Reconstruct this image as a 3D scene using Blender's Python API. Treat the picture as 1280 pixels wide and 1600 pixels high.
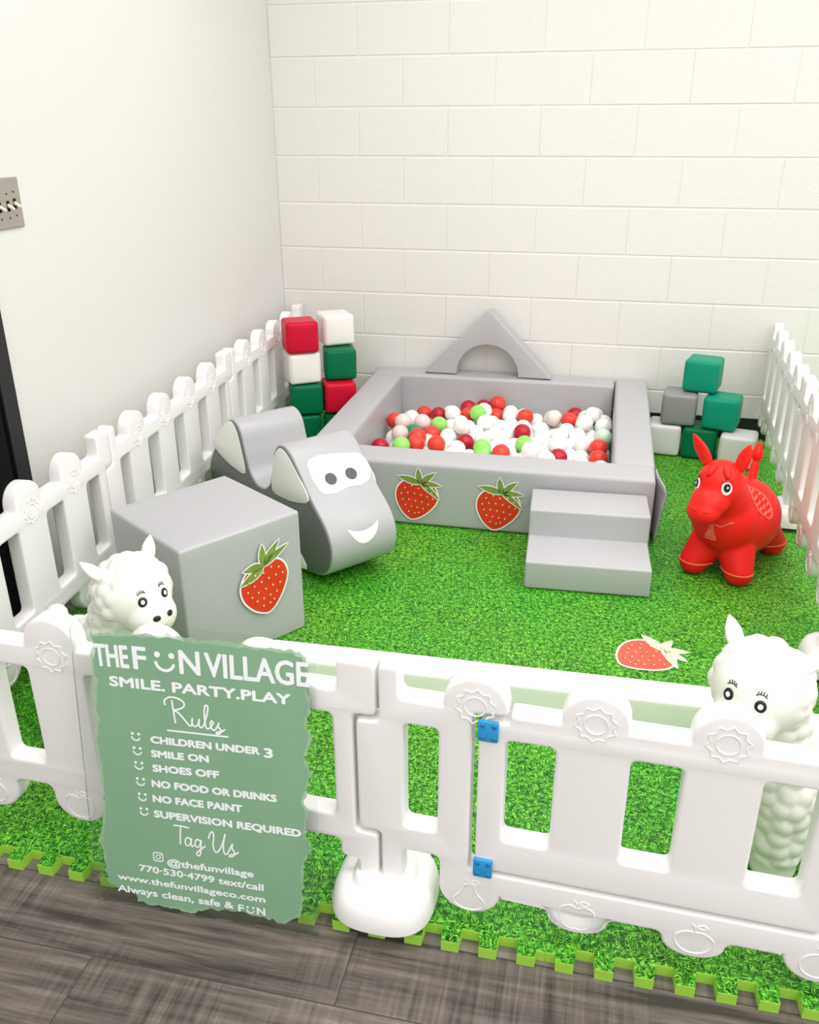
import bpy, bmesh, math, random
from mathutils import Vector, Matrix, noise, kdtree
from mathutils.bvhtree import BVHTree

for o in list(bpy.data.objects):
    bpy.data.objects.remove(o, do_unlink=True)
scene = bpy.context.scene
COL = scene.collection
R = math.radians
PI = math.pi
random.seed(11)

# ------------------------------------------------------------------ camera
cam_data = bpy.data.cameras.new('camera')
cam = bpy.data.objects.new('camera', cam_data)
COL.objects.link(cam)
cam.location = (1.56787, -4.14877, 1.34591)
cam.rotation_euler = (1.154378, 0.0028634, 0.219958)
cam_data.sensor_fit = 'HORIZONTAL'
cam_data.sensor_width = 36.0
cam_data.lens = 1363.32 / 1280 * 36.0
cam_data.clip_start = 0.05
scene.camera = cam

# ------------------------------------------------------------------ light
scene.view_settings.view_transform = 'Standard'
scene.view_settings.look = 'None'
scene.view_settings.gamma = 1.0
scene.view_settings.use_curve_mapping = False
scene.view_settings.exposure = 0.08

world = bpy.data.worlds.new('room_light')
scene.world = world
world.use_nodes = True
bg = world.node_tree.nodes['Background']
bg.inputs[0].default_value = (1.0, 0.985, 0.965, 1)
bg.inputs[1].default_value = 1.04

def troffer(x, y, power, sx=1.2, sy=0.6, z=2.75, color=(1, 0.975, 0.945)):
    l = bpy.data.lights.new('ceiling_troffer', 'AREA')
    l.shape = 'RECTANGLE'; l.size = sx; l.size_y = sy
    l.energy = power; l.color = color
    o = bpy.data.objects.new('ceiling_troffer', l)
    COL.objects.link(o); o.location = (x, y, z)
    return o
for tx in (1.25, 2.9, 4.5):
    for ty in (-1.5, -3.3, -5.2):
        troffer(tx, ty, 18)

# ------------------------------------------------------------------ materials
def nodes_of(name):
    m = bpy.data.materials.new(name); m.use_nodes = True
    nt = m.node_tree
    return m, nt, nt.nodes['Principled BSDF']

def plain(name, col, rough=0.5, spec=0.5, coat=0.0, bump=0.0, scale=60.0, sss=0.0, vary=0.0):
    m, nt, b = nodes_of(name)
    b.inputs['Base Color'].default_value = (*col, 1)
    b.inputs['Roughness'].default_value = rough
    b.inputs['Specular IOR Level'].default_value = spec
    if coat: b.inputs['Coat Weight'].default_value = coat
    if sss:
        b.inputs['Subsurface Weight'].default_value = sss
        b.inputs['Subsurface Radius'].default_value = (0.02, 0.015, 0.012)
        b.inputs['Subsurface Scale'].default_value = 0.5
    tc = nt.nodes.new('ShaderNodeTexCoord')
    if bump or vary:
        n = nt.nodes.new('ShaderNodeTexNoise')
        n.inputs['Scale'].default_value = scale; n.inputs['Detail'].default_value = 4
        nt.links.new(tc.outputs['Object'], n.inputs['Vector'])
    if bump:
        bp = nt.nodes.new('ShaderNodeBump')
        bp.inputs['Strength'].default_value = bump; bp.inputs['Distance'].default_value = 0.01
        nt.links.new(n.outputs['Fac'], bp.inputs['Height'])
        nt.links.new(bp.outputs['Normal'], b.inputs['Normal'])
    if vary:
        mx = nt.nodes.new('ShaderNodeMix'); mx.data_type = 'RGBA'
        mx.inputs[6].default_value = (*[c * (1 - vary) for c in col], 1)
        mx.inputs[7].default_value = (*[min(1, c * (1 + vary)) for c in col], 1)
        nt.links.new(n.outputs['Fac'], mx.inputs[0])
        nt.links.new(mx.outputs[2], b.inputs['Base Color'])
    return m

M = {}
M['wall'] = plain('wall_paint', (0.69, 0.68, 0.655), 0.65, bump=0.06, scale=260)
M['block'] = plain('block_paint', (0.74, 0.725, 0.69), 0.62, bump=0.22, scale=180, vary=0.012)
M['joint'] = plain('joint_paint', (0.74, 0.725, 0.69), 0.7, bump=0.15, scale=200)
M['plastic'] = plain('white_plastic', (0.83, 0.82, 0.815), 0.38, 0.45, bump=0.03, scale=90)
M['plastic_cream'] = plain('cream_vinyl', (0.90, 0.90, 0.85), 0.42)
M['gray'] = plain('gray_vinyl', (0.435, 0.435, 0.45), 0.42, 0.5, bump=0.10, scale=7)
M['gray_light'] = plain('light_gray_vinyl', (0.42, 0.42, 0.435), 0.36, 0.5, bump=0.06, scale=7)
M['gray_dark'] = plain('dark_gray_vinyl', (0.145, 0.145, 0.15), 0.42, bump=0.06, scale=9)
M['gray_cube'] = plain('gray_cube_vinyl', (0.24, 0.24, 0.24), 0.42, bump=0.08, scale=16)
M['red_vinyl'] = plain('red_vinyl', spec=0.16, col=(0.56, 0.006, 0.030), rough=0.36, bump=0.08, scale=16)
M['green_vinyl'] = plain('green_vinyl', spec=0.16, col=(0.001, 0.140, 0.055), rough=0.36, bump=0.10, scale=16)
M['teal_vinyl'] = plain('teal_vinyl', spec=0.16, col=(0.004, 0.265, 0.16), rough=0.4, bump=0.08, scale=16)
M['white_vinyl'] = plain('white_vinyl', (0.82, 0.80, 0.76), 0.38, bump=0.08, scale=16)
M['pale_vinyl'] = plain('pale_gray_vinyl', (0.62, 0.63, 0.61), 0.38, bump=0.08, scale=16)
M['black'] = plain('black_paint', (0.010, 0.010, 0.011), 0.75, 0.08, bump=0.03, scale=40)
M['black_casing'] = plain('charcoal_paint', (0.022, 0.022, 0.024), 0.5, 0.25, bump=0.04, scale=60)
M['cove'] = plain('black_rubber', (0.008, 0.008, 0.008), 0.5)
M['steel'] = plain('brushed_steel', (0.42, 0.39, 0.35), 0.42, bump=0.03, scale=90)
M['steel'].node_tree.nodes['Principled BSDF'].inputs['Metallic'].default_value = 0.65
M['ivory'] = plain('ivory_plastic', (0.78, 0.72, 0.58), 0.3)
M['blue'] = plain('blue_plastic', (0.02, 0.30, 0.62), 0.35)
M['blue_dark'] = plain('blue_screw', (0.01, 0.16, 0.40), 0.3)
M['horse'] = plain('red_rubber', (0.80, 0.010, 0.006), 0.45, 0.3, bump=0.02, scale=60)
M['horse_mark'] = plain('coral_print', (0.85, 0.14, 0.09), 0.45)
M['alpaca'] = plain('white_rubber', (0.82, 0.82, 0.76), 0.4, 0.4)
M['eye_white'] = plain('eye_white', (0.88, 0.88, 0.88), 0.25)
M['ink'] = plain('black_ink', (0.008, 0.008, 0.009), 0.3)
M['ink_red'] = plain('pink_ink', (0.6, 0.10, 0.13), 0.4)
M['pupil'] = plain('charcoal_vinyl', (0.055, 0.058, 0.066), 0.4)
M['sticker_white'] = plain('sticker_white', (0.86, 0.86, 0.85), 0.35)
M['leaf'] = plain('leaf_print', (0.20, 0.30, 0.06), 0.4, vary=0.55, scale=38)
M['leaf_pale'] = plain('faded_leaf_print', (0.66, 0.66, 0.45), 0.4, vary=0.2, scale=38)
M['seed'] = plain('seed_print', (0.92, 0.55, 0.28), 0.4)
M['seed_shade'] = plain('seed_outline_print', (0.30, 0.015, 0.01), 0.4)
M['berry'] = plain('berry_print', (0.72, 0.035, 0.012), 0.35, vary=0.28, scale=14)
M['berry_pale'] = plain('faded_berry_print', (0.74, 0.09, 0.055), 0.35, vary=0.25, scale=14)
M['lettering'] = plain('white_lettering', (0.84, 0.86, 0.90), 0.5)
M['foam_edge'] = plain('lime_foam', (0.33, 0.62, 0.06), 0.7, bump=0.1, scale=200)
ball_cols = dict(white=(0.90, 0.90, 0.875), orange=(0.75, 0.05, 0.03), red=(0.45, 0.008, 0.02), lime=(0.30, 0.72, 0.15),
                 green=(0.01, 0.27, 0.12), mint=(0.55, 0.72, 0.58), pink=(0.80, 0.62, 0.60), beige=(0.80, 0.73, 0.66))
for k, c in ball_cols.items():
    M['ball_' + k] = plain(k + '_ball_plastic', c, 0.28, 0.4)

def grass_material():
    m, nt, b = nodes_of('printed_grass')
    N, L = nt.nodes, nt.links
    tc = N.new('ShaderNodeTexCoord')
    warp = N.new('ShaderNodeTexNoise'); warp.inputs['Scale'].default_value = 55; warp.inputs['Detail'].default_value = 1
    L.new(tc.outputs['Object'], warp.inputs['Vector'])
    ws = N.new('ShaderNodeVectorMath'); ws.operation = 'SCALE'; ws.inputs['Scale'].default_value = 0.014
    wsub = N.new('ShaderNodeVectorMath'); wsub.operation = 'SUBTRACT'; wsub.inputs[1].default_value = (0.5, 0.5, 0.5)
    L.new(warp.outputs['Color'], wsub.inputs[0]); L.new(wsub.outputs[0], ws.inputs[0])
    add = N.new('ShaderNodeVectorMath'); add.operation = 'ADD'
    L.new(tc.outputs['Object'], add.inputs[0]); L.new(ws.outputs[0], add.inputs[1])
    prev = None
    for i, ang in enumerate((12, 57, 101, 146, 80, 170)):
        mp = N.new('ShaderNodeMapping')
        mp.inputs['Rotation'].default_value = (0, 0, R(ang))
        mp.inputs['Location'].default_value = (3.1 * i, 1.7 * i, 0)
        L.new(add.outputs[0], mp.inputs['Vector'])
        rot = mp
        mp = N.new('ShaderNodeMapping'); mp.inputs['Scale'].default_value = (52, 300, 0)   # turned first, then stretched into blades
        L.new(rot.outputs[0], mp.inputs['Vector'])
        v = N.new('ShaderNodeTexVoronoi'); v.voronoi_dimensions = '2D'; v.feature = 'F1'
        v.inputs['Scale'].default_value = 1.0; v.inputs['Randomness'].default_value = 1.0
        L.new(mp.outputs[0], v.inputs['Vector'])
        mr = N.new('ShaderNodeMapRange'); mr.inputs['From Min'].default_value = 0.12; mr.inputs['From Max'].default_value = 0.50
        mr.inputs['To Min'].default_value = 1.0; mr.inputs['To Max'].default_value = 0.0
        L.new(v.outputs['Distance'], mr.inputs['Value'])
        sep = N.new('ShaderNodeSeparateColor'); L.new(v.outputs['Color'], sep.inputs[0])
        rnd = N.new('ShaderNodeMapRange'); rnd.inputs['To Min'].default_value = 0.05; rnd.inputs['To Max'].default_value = 1.0
        L.new(sep.outputs[0], rnd.inputs['Value'])
        mul = N.new('ShaderNodeMath'); mul.operation = 'MULTIPLY'
        L.new(mr.outputs[0], mul.inputs[0]); L.new(rnd.outputs[0], mul.inputs[1])
        if prev is None: prev = mul
        else:
            mx = N.new('ShaderNodeMath'); mx.operation = 'MAXIMUM'
            L.new(prev.outputs[0], mx.inputs[0]); L.new(mul.outputs[0], mx.inputs[1]); prev = mx
    cr = N.new('ShaderNodeValToRGB'); e = cr.color_ramp.elements
    e[0].position = 0.10; e[0].color = (0.004, 0.035, 0.003, 1)
    e[1].position = 1.0; e[1].color = (0.40, 0.86, 0.14, 1)
    k = cr.color_ramp.elements.new(0.42); k.color = (0.030, 0.20, 0.008, 1)
    k = cr.color_ramp.elements.new(0.72); k.color = (0.10, 0.44, 0.020, 1)
    L.new(prev.outputs[0], cr.inputs[0])
    big = N.new('ShaderNodeTexNoise'); big.inputs['Scale'].default_value = 2.6; big.inputs['Detail'].default_value = 2
    L.new(tc.outputs['Object'], big.inputs['Vector'])
    cr2 = N.new('ShaderNodeValToRGB')
    cr2.color_ramp.elements[0].position = 0.35; cr2.color_ramp.elements[0].color = (0.75, 1.0, 0.8, 1)
    cr2.color_ramp.elements[1].position = 0.65; cr2.color_ramp.elements[1].color = (1.12, 0.98, 0.85, 1)
    L.new(big.outputs['Fac'], cr2.inputs[0])
    mul = N.new('ShaderNodeMix'); mul.data_type = 'RGBA'; mul.blend_type = 'MULTIPLY'; mul.inputs[0].default_value = 1
    L.new(cr.outputs[0], mul.inputs[6]); L.new(cr2.outputs[0], mul.inputs[7])
    L.new(mul.outputs[2], b.inputs['Base Color'])
    b.inputs['Roughness'].default_value = 0.55; b.inputs['Specular IOR Level'].default_value = 0.3
    bp = N.new('ShaderNodeBump'); bp.inputs['Strength'].default_value = 0.15; bp.inputs['Distance'].default_value = 0.002
    L.new(prev.outputs[0], bp.inputs['Height']); L.new(bp.outputs[0], b.inputs['Normal'])
    return m
M['grass'] = grass_material()

def plank_material():
    m, nt, b = nodes_of('wood_look_vinyl')
    N, L = nt.nodes, nt.links
    tc = N.new('ShaderNodeTexCoord')
    br = N.new('ShaderNodeTexBrick')
    br.offset = 0.37; br.inputs['Scale'].default_value = 1.0
    br.inputs['Brick Width'].default_value = 1.22; br.inputs['Row Height'].default_value = 0.152
    br.inputs['Mortar Size'].default_value = 0.0012
    br.inputs['Color1'].default_value = (0.0, 0.0, 0.0, 1); br.inputs['Color2'].default_value = (1, 1, 1, 1)
    br.inputs['Mortar'].default_value = (0.5, 0.5, 0.5, 1)
    L.new(tc.outputs['Object'], br.inputs['Vector'])
    # grain stretched along the planks, shifted per plank
    mp = N.new('ShaderNodeMapping'); mp.inputs['Scale'].default_value = (2.2, 34, 1)
    addv = N.new('ShaderNodeVectorMath'); addv.operation = 'ADD'
    sc = N.new('ShaderNodeVectorMath'); sc.operation = 'SCALE'; sc.inputs['Scale'].default_value = 7.0
    L.new(br.outputs['Color'], sc.inputs[0])
    L.new(tc.outputs['Object'], addv.inputs[0]); L.new(sc.outputs[0], addv.inputs[1])
    L.new(addv.outputs[0], mp.inputs['Vector'])
    g = N.new('ShaderNodeTexNoise'); g.inputs['Scale'].default_value = 1.3; g.inputs['Detail'].default_value = 8; g.inputs['Roughness'].default_value = 0.62
    L.new(mp.outputs[0], g.inputs['Vector'])
    # saw marks across the planks
    mp2 = N.new('ShaderNodeMapping'); mp2.inputs['Scale'].default_value = (120, 5.0, 1)
    L.new(addv.outputs[0], mp2.inputs['Vector'])
    s = N.new('ShaderNodeTexNoise'); s.inputs['Scale'].default_value = 1.0; s.inputs['Detail'].default_value = 2
    L.new(mp2.outputs[0], s.inputs['Vector'])
    mk = N.new('ShaderNodeTexNoise'); mk.inputs['Scale'].default_value = 5; mk.inputs['Detail'].default_value = 2
    L.new(addv.outputs[0], mk.inputs['Vector'])
    mkr = N.new('ShaderNodeMapRange'); mkr.inputs['From Min'].default_value = 0.42; mkr.inputs['From Max'].default_value = 0.62
    mkr.inputs['To Max'].default_value = 0.75
    L.new(mk.outputs['Fac'], mkr.inputs['Value'])
    cr = N.new('ShaderNodeValToRGB'); e = cr.color_ramp.elements
    e[0].position = 0.30; e[0].color = (0.045, 0.038, 0.034, 1)
    e[1].position = 0.72; e[1].color = (0.31, 0.265, 0.235, 1)
    k = cr.color_ramp.elements.new(0.5); k.color = (0.155, 0.130, 0.114, 1)
    mixv = N.new('ShaderNodeMix'); mixv.data_type = 'FLOAT'
    fac = N.new('ShaderNodeMath'); fac.operation = 'MULTIPLY'; fac.inputs[1].default_value = 0.6
    L.new(mkr.outputs[0], fac.inputs[0])
    L.new(fac.outputs[0], mixv.inputs[0]); L.new(g.outputs['Fac'], mixv.inputs[2]); L.new(s.outputs['Fac'], mixv.inputs[3])
    sh = N.new('ShaderNodeMath'); sh.operation = 'MULTIPLY_ADD'; sh.inputs[1].default_value = 0.16; 
    sep = N.new('ShaderNodeSeparateColor'); L.new(br.outputs['Color'], sep.inputs[0])
    sub = N.new('ShaderNodeMath'); sub.operation = 'SUBTRACT'; sub.inputs[1].default_value = 0.5
    L.new(sep.outputs[0], sub.inputs[0]); L.new(sub.outputs[0], sh.inputs[0]); L.new(mixv.outputs[0], sh.inputs[2])
    L.new(sh.outputs[0], cr.inputs[0])
    dk = N.new('ShaderNodeMix'); dk.data_type = 'RGBA'; dk.inputs[7].default_value = (0.05, 0.042, 0.037, 1)
    L.new(br.outputs['Fac'], dk.inputs[0]); L.new(cr.outputs[0], dk.inputs[6])
    L.new(dk.outputs[2], b.inputs['Base Color'])
    b.inputs['Roughness'].default_value = 0.5; b.inputs['Specular IOR Level'].default_value = 0.35
    bp = N.new('ShaderNodeBump'); bp.inputs['Strength'].default_value = 0.2; bp.inputs['Distance'].default_value = 0.002
    L.new(mixv.outputs[0], bp.inputs['Height']); L.new(bp.outputs[0], b.inputs['Normal'])
    return m
M['planks'] = plank_material()

def acrylic_material():
    m = bpy.data.materials.new('clear_acrylic'); m.use_nodes = True
    nt = m.node_tree; N, L = nt.nodes, nt.links
    N.remove(N['Principled BSDF'])
    tr = N.new('ShaderNodeBsdfTransparent'); tr.inputs[0].default_value = (0.965, 0.985, 0.975, 1)
    gl = N.new('ShaderNodeBsdfGlossy'); gl.inputs['Roughness'].default_value = 0.03
    fr = N.new('ShaderNodeFresnel'); fr.inputs['IOR'].default_value = 1.3
    mx = N.new('ShaderNodeMixShader')
    L.new(fr.outputs[0], mx.inputs[0]); L.new(tr.outputs[0], mx.inputs[1]); L.new(gl.outputs[0], mx.inputs[2])
    L.new(mx.outputs[0], N['Material Output'].inputs['Surface'])
    return m
M['acrylic'] = acrylic_material()

def paint_material(name, lo, hi, col=(0.215, 0.385, 0.245)):
    m, nt, b = nodes_of(name)
    N, L = nt.nodes, nt.links
    tc = N.new('ShaderNodeTexCoord')
    n = N.new('ShaderNodeTexNoise'); n.inputs['Scale'].default_value = 9; n.inputs['Detail'].default_value = 5
    mp = N.new('ShaderNodeMapping'); mp.inputs['Scale'].default_value = (1, 1, 0.35)
    L.new(tc.outputs['Object'], mp.inputs[0]); L.new(mp.outputs[0], n.inputs['Vector'])
    mr = N.new('ShaderNodeMapRange'); mr.inputs['From Min'].default_value = 0.3; mr.inputs['From Max'].default_value = 0.6
    mr.inputs['To Min'].default_value = lo; mr.inputs['To Max'].default_value = hi
    L.new(n.outputs['Fac'], mr.inputs['Value']); L.new(mr.outputs[0], b.inputs['Alpha'])
    mx = N.new('ShaderNodeMix'); mx.data_type = 'RGBA'
    mx.inputs[6].default_value = (*[c * 0.93 for c in col], 1); mx.inputs[7].default_value = (*[c * 1.06 for c in col], 1)
    L.new(n.outputs['Fac'], mx.inputs[0]); L.new(mx.outputs[2], b.inputs['Base Color'])
    b.inputs['Roughness'].default_value = 0.55
    return m
M['paint'] = paint_material('sage_paint', 0.97, 1.0)
M['paint_thin'] = paint_material('thin_sage_paint', 0.25, 0.75, (0.36, 0.55, 0.36))

# ------------------------------------------------------------------ helpers
def link(name, mesh, mat=None, parent=None, smooth=None):
    o = bpy.data.objects.new(name, mesh); COL.objects.link(o)
    if mat is not None:
        mats = mat if isinstance(mat, (list, tuple)) else [mat]
        for mm in mats: mesh.materials.append(M[mm])
    if smooth is not None:
        mesh.polygons.foreach_set('use_smooth', [True] * len(mesh.polygons))
        if smooth < 180: mesh.set_sharp_from_angle(angle=R(smooth))
    if parent is not None: o.parent = parent
    return o

def tag(o, label=None, cat=None, group=None, kind=None):
    if label: o['label'] = label
    if cat: o['category'] = cat
    if group: o['group'] = group
    if kind: o['kind'] = kind
    return o

def struct(o): o['kind'] = 'structure'; return o

def copy_tree(o, parent=None):
    c = o.copy(); COL.objects.link(c); c.parent = parent
    for ch in list(o.children): copy_tree(ch, c)
    return c

def empty(name, loc, rz=0):
    o = bpy.data.objects.new(name, None); COL.objects.link(o)
    o.location = loc; o.rotation_euler = (0, 0, rz); o.empty_display_size = 0.05
    return o

def mesh_from(name, verts, faces):
    me = bpy.data.meshes.new(name); me.from_pydata([tuple(v) for v in verts], [], faces); me.update()
    return me

def bm_mesh(name, bm):
    me = bpy.data.meshes.new(name); bm.to_mesh(me); bm.free(); return me

def box_mesh(name, x0, x1, y0, y1, z0, z1, bev=0.0, seg=2):
    bm = bmesh.new()
    bmesh.ops.create_cube(bm, size=1)
    for v in bm.verts:
        v.co = Vector((x0 + (v.co.x + .5) * (x1 - x0), y0 + (v.co.y + .5) * (y1 - y0), z0 + (v.co.z + .5) * (z1 - z0)))
    if bev: bmesh.ops.bevel(bm, geom=bm.edges[:], offset=bev, segments=seg, affect='EDGES', profile=0.5)
    return bm_mesh(name, bm)

def rbox_mesh(name, w, d, h, r=0.008, puff=0.004, wrinkle=0.0, n=10, seed=0.0):
    """soft upholstered block standing on z=0, rounded edges, faintly puffed faces"""
    bm = bmesh.new()
    half = (w / 2, d / 2, h / 2)
    def coords(hx):
        c = [-hx, -hx + r * .3, -hx + r * .65, -hx + r]
        for i in range(1, n): c.append(-hx + r + (2 * hx - 2 * r) * i / n)
        return c + [hx - r, hx - r * .65, hx - r * .3, hx]
    ax = [coords(q) for q in half]
    cache = {}
    def vert(i, j, k):
        key = (i, j, k)
        if key in cache: return cache[key]
        q = Vector((ax[0][i], ax[1][j], ax[2][k]))
        inner = Vector([max(-half[a] + r, min(half[a] - r, q[a])) for a in range(3)])
        dv = q - inner
        p_ = inner + dv.normalized() * r if dv.length > 1e-9 else q.copy()
        t = [1 - min(1, abs(q[a]) / half[a]) ** 2 for a in range(3)]
        for a in range(3):
            b_, c_ = (a + 1) % 3, (a + 2) % 3
            if abs(abs(q[a]) - half[a]) < 1e-9 and not (a == 2 and q[a] < 0):
                p_[a] += math.copysign(puff * math.sqrt(max(0, t[b_] * t[c_])), q[a])
                if wrinkle: p_[a] += wrinkle * noise.noise(q * 9 + Vector((seed, seed * 2, seed * 3)))
        p_.z += half[2]
        cache[key] = bm.verts.new(p_); return cache[key]
    nn = [len(a) for a in ax]
    for a in range(3):
        b_, c_ = (a + 1) % 3, (a + 2) % 3
        for side in (0, nn[a] - 1):
            for i in range(nn[b_] - 1):
                for j in range(nn[c_] - 1):
                    ids = []
                    for (di, dj) in ((0, 0), (1, 0), (1, 1), (0, 1)):
                        k = [0, 0, 0]; k[a] = side; k[b_] = i + di; k[c_] = j + dj
                        ids.append(vert(*k))
                    if side == 0: ids.reverse()
                    bm.faces.new(ids)
    return bm_mesh(name, bm)

def eval_mesh(o, name):
    dg = bpy.context.evaluated_depsgraph_get(); dg.update()
    me = bpy.data.meshes.new_from_object(o.evaluated_get(dg), depsgraph=dg)
    me.name = name
    return me

def curve_solid(name, polys, depth, bevel=0.0, seg=2, upright=True):
    """filled outline (holes = further outlines) extruded to a slab of the given depth, edges rounded"""
    cu = bpy.data.curves.new('outline', 'CURVE'); cu.dimensions = '2D'; cu.fill_mode = 'BOTH'
    cu.extrude = max(0, depth / 2 - bevel); cu.bevel_depth = bevel; cu.bevel_resolution = seg
    cu.offset = -bevel
    for pl in polys:
        s = cu.splines.new('POLY'); s.points.add(len(pl) - 1); s.use_cyclic_u = True
        for q, (x, y) in zip(s.points, pl): q.co = (x, y, 0, 1)
    o = bpy.data.objects.new('outline', cu); COL.objects.link(o)
    me = eval_mesh(o, name)
    bpy.data.objects.remove(o, do_unlink=True); bpy.data.curves.remove(cu)
    bm = bmesh.new(); bm.from_mesh(me)
    bmesh.ops.remove_doubles(bm, verts=bm.verts[:], dist=1e-6)
    bmesh.ops.recalc_face_normals(bm, faces=bm.faces[:])
    bm.to_mesh(me); bm.free()
    if upright: me.transform(Matrix(((1, 0, 0, 0), (0, 0, -1, 0), (0, 1, 0, 0), (0, 0, 0, 1))))
    return me

def tube_mesh(name, paths, r, cyclic=False, seg=2, caps=True):
    cu = bpy.data.curves.new('path', 'CURVE'); cu.dimensions = '3D'; cu.bevel_depth = r; cu.bevel_resolution = seg
    cu.use_fill_caps = caps
    for pth in paths:
        s = cu.splines.new('POLY'); s.points.add(len(pth) - 1); s.use_cyclic_u = cyclic
        for q, c in zip(s.points, pth): q.co = (c[0], c[1], c[2], 1)
    o = bpy.data.objects.new('path', cu); COL.objects.link(o)
    me = eval_mesh(o, name)
    bpy.data.objects.remove(o, do_unlink=True); bpy.data.curves.remove(cu)
    return me

def text_mesh(name, body, height, width=None, bold=0.0):
    """flat lettering in the XZ plane, baseline start at the origin, capital height given; bold in metres"""
    cu = bpy.data.curves.new('text', 'FONT'); cu.body = body; cu.size = 1.0
    cu.resolution_u = 3
    o = bpy.data.objects.new('text', cu); COL.objects.link(o)
    me = eval_mesh(o, name)
    bpy.data.objects.remove(o, do_unlink=True)
    xs = [v.co.x for v in me.vertices]
    s = (height - 2 * bold) / 0.729
    sx = s if width is None else (width - 2 * bold) / (max(xs) - min(xs))
    me.transform(Matrix.Translation((-min(xs), 0, 0)))
    me.transform(Matrix(((sx, 0, 0, bold), (0, 0, -1, 0), (0, s, 0, bold), (0, 0, 0, 1))))
    if bold:
        bm = bmesh.new()
        for k in range(9):
            c = me.copy()
            if k: c.transform(Matrix.Translation((bold * math.cos(k * PI / 4), -.00001 * k, bold * .8 * math.sin(k * PI / 4))))
            bm.from_mesh(c); bpy.data.meshes.remove(c)
        bm.to_mesh(me); bm.free()
    bpy.data.curves.remove(cu)
    return me

def arc(cx, cy, r, a0, a1, n=12, ry=None):
    ry = r if ry is None else ry
    return [(cx + r * math.cos(R(a0 + (a1 - a0) * i / n)), cy + ry * math.sin(R(a0 + (a1 - a0) * i / n))) for i in range(n + 1)]

def fillet(pts, rad, n=3):
    out = []
    m = len(pts)
    for i in range(m):
        p0, p1, p2 = Vector(pts[i - 1]), Vector(pts[i]), Vector(pts[(i + 1) % m])
        a, b = p0 - p1, p2 - p1
        if a.length < 1e-7 or b.length < 1e-7: continue
        ang = a.angle(b)
        if ang > R(150): out.append(tuple(p1)); continue
        t = min(rad, a.length * .45, b.length * .45)
        q0, q1 = p1 + a.normalized() * t, p1 + b.normalized() * t
        for k in range(n + 1):
            u = k / n
            out.append(tuple(q0 * (1 - u) ** 2 + p1 * 2 * u * (1 - u) + q1 * u * u))
    return out

def catmull(pts, n=5, closed=True):
    out = []; m = len(pts)
    rng = range(m) if closed else range(m - 1)
    for i in rng:
        if closed: a, b, c, d = pts[i - 1], pts[i], pts[(i + 1) % m], pts[(i + 2) % m]
        else: a, b, c, d = pts[max(0, i - 1)], pts[i], pts[i + 1], pts[min(m - 1, i + 2)]
        for k in range(n):
            t = k / n
            out.append(tuple(0.5 * ((2 * b[j]) + (-a[j] + c[j]) * t + (2 * a[j] - 5 * b[j] + 4 * c[j] - d[j]) * t * t + (-a[j] + 3 * b[j] - 3 * c[j] + d[j]) * t ** 3) for j in range(len(b))))
    if not closed: out.append(tuple(pts[-1]))
    return out

def blob_mesh(name, balls, caps, voxel=0.006, smooth=6):
    """one continuous skin round ellipsoids (centre, radii, rz) and tapered limbs (a, ra, b, rb)"""
    bm = bmesh.new()
    for c, rr, rz in balls:
        bmesh.ops.create_uvsphere(bm, u_segments=32, v_segments=20, radius=1,
            matrix=Matrix.Translation(c) @ rz.to_matrix().to_4x4() @ Matrix.Diagonal((*rr, 1)))
    for a, ra, b, rb in caps:
        a, b = Vector(a), Vector(b); n = 10
        for i in range(n + 1):
            t = i / n
            bmesh.ops.create_uvsphere(bm, u_segments=20, v_segments=12, radius=ra + (rb - ra) * t, matrix=Matrix.Translation(a.lerp(b, t)))
    me0 = bm_mesh('blob', bm)
    o = bpy.data.objects.new('blob', me0); COL.objects.link(o)
    md = o.modifiers.new('remesh', 'REMESH'); md.mode = 'VOXEL'; md.voxel_size = voxel
    sm = o.modifiers.new('smooth', 'SMOOTH'); sm.factor = 0.5; sm.iterations = smooth
    me = eval_mesh(o, name)
    bpy.data.objects.remove(o, do_unlink=True); bpy.data.meshes.remove(me0)
    return me
def E3(rx=0, ry=0, rz=0):
    from mathutils import Euler
    return Euler((R(rx), R(ry), R(rz)))

# ------------------------------------------------------------------ the room
FL = -0.012      # wood floor; the mats are 24 mm thick
struct(link('floor', mesh_from('floor', [(-0.1, -6.5, FL), (5, -6.5, FL), (5, 0.1, FL), (-0.1, 0.1, FL)], [(0, 1, 2, 3)]), 'planks'))

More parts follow.
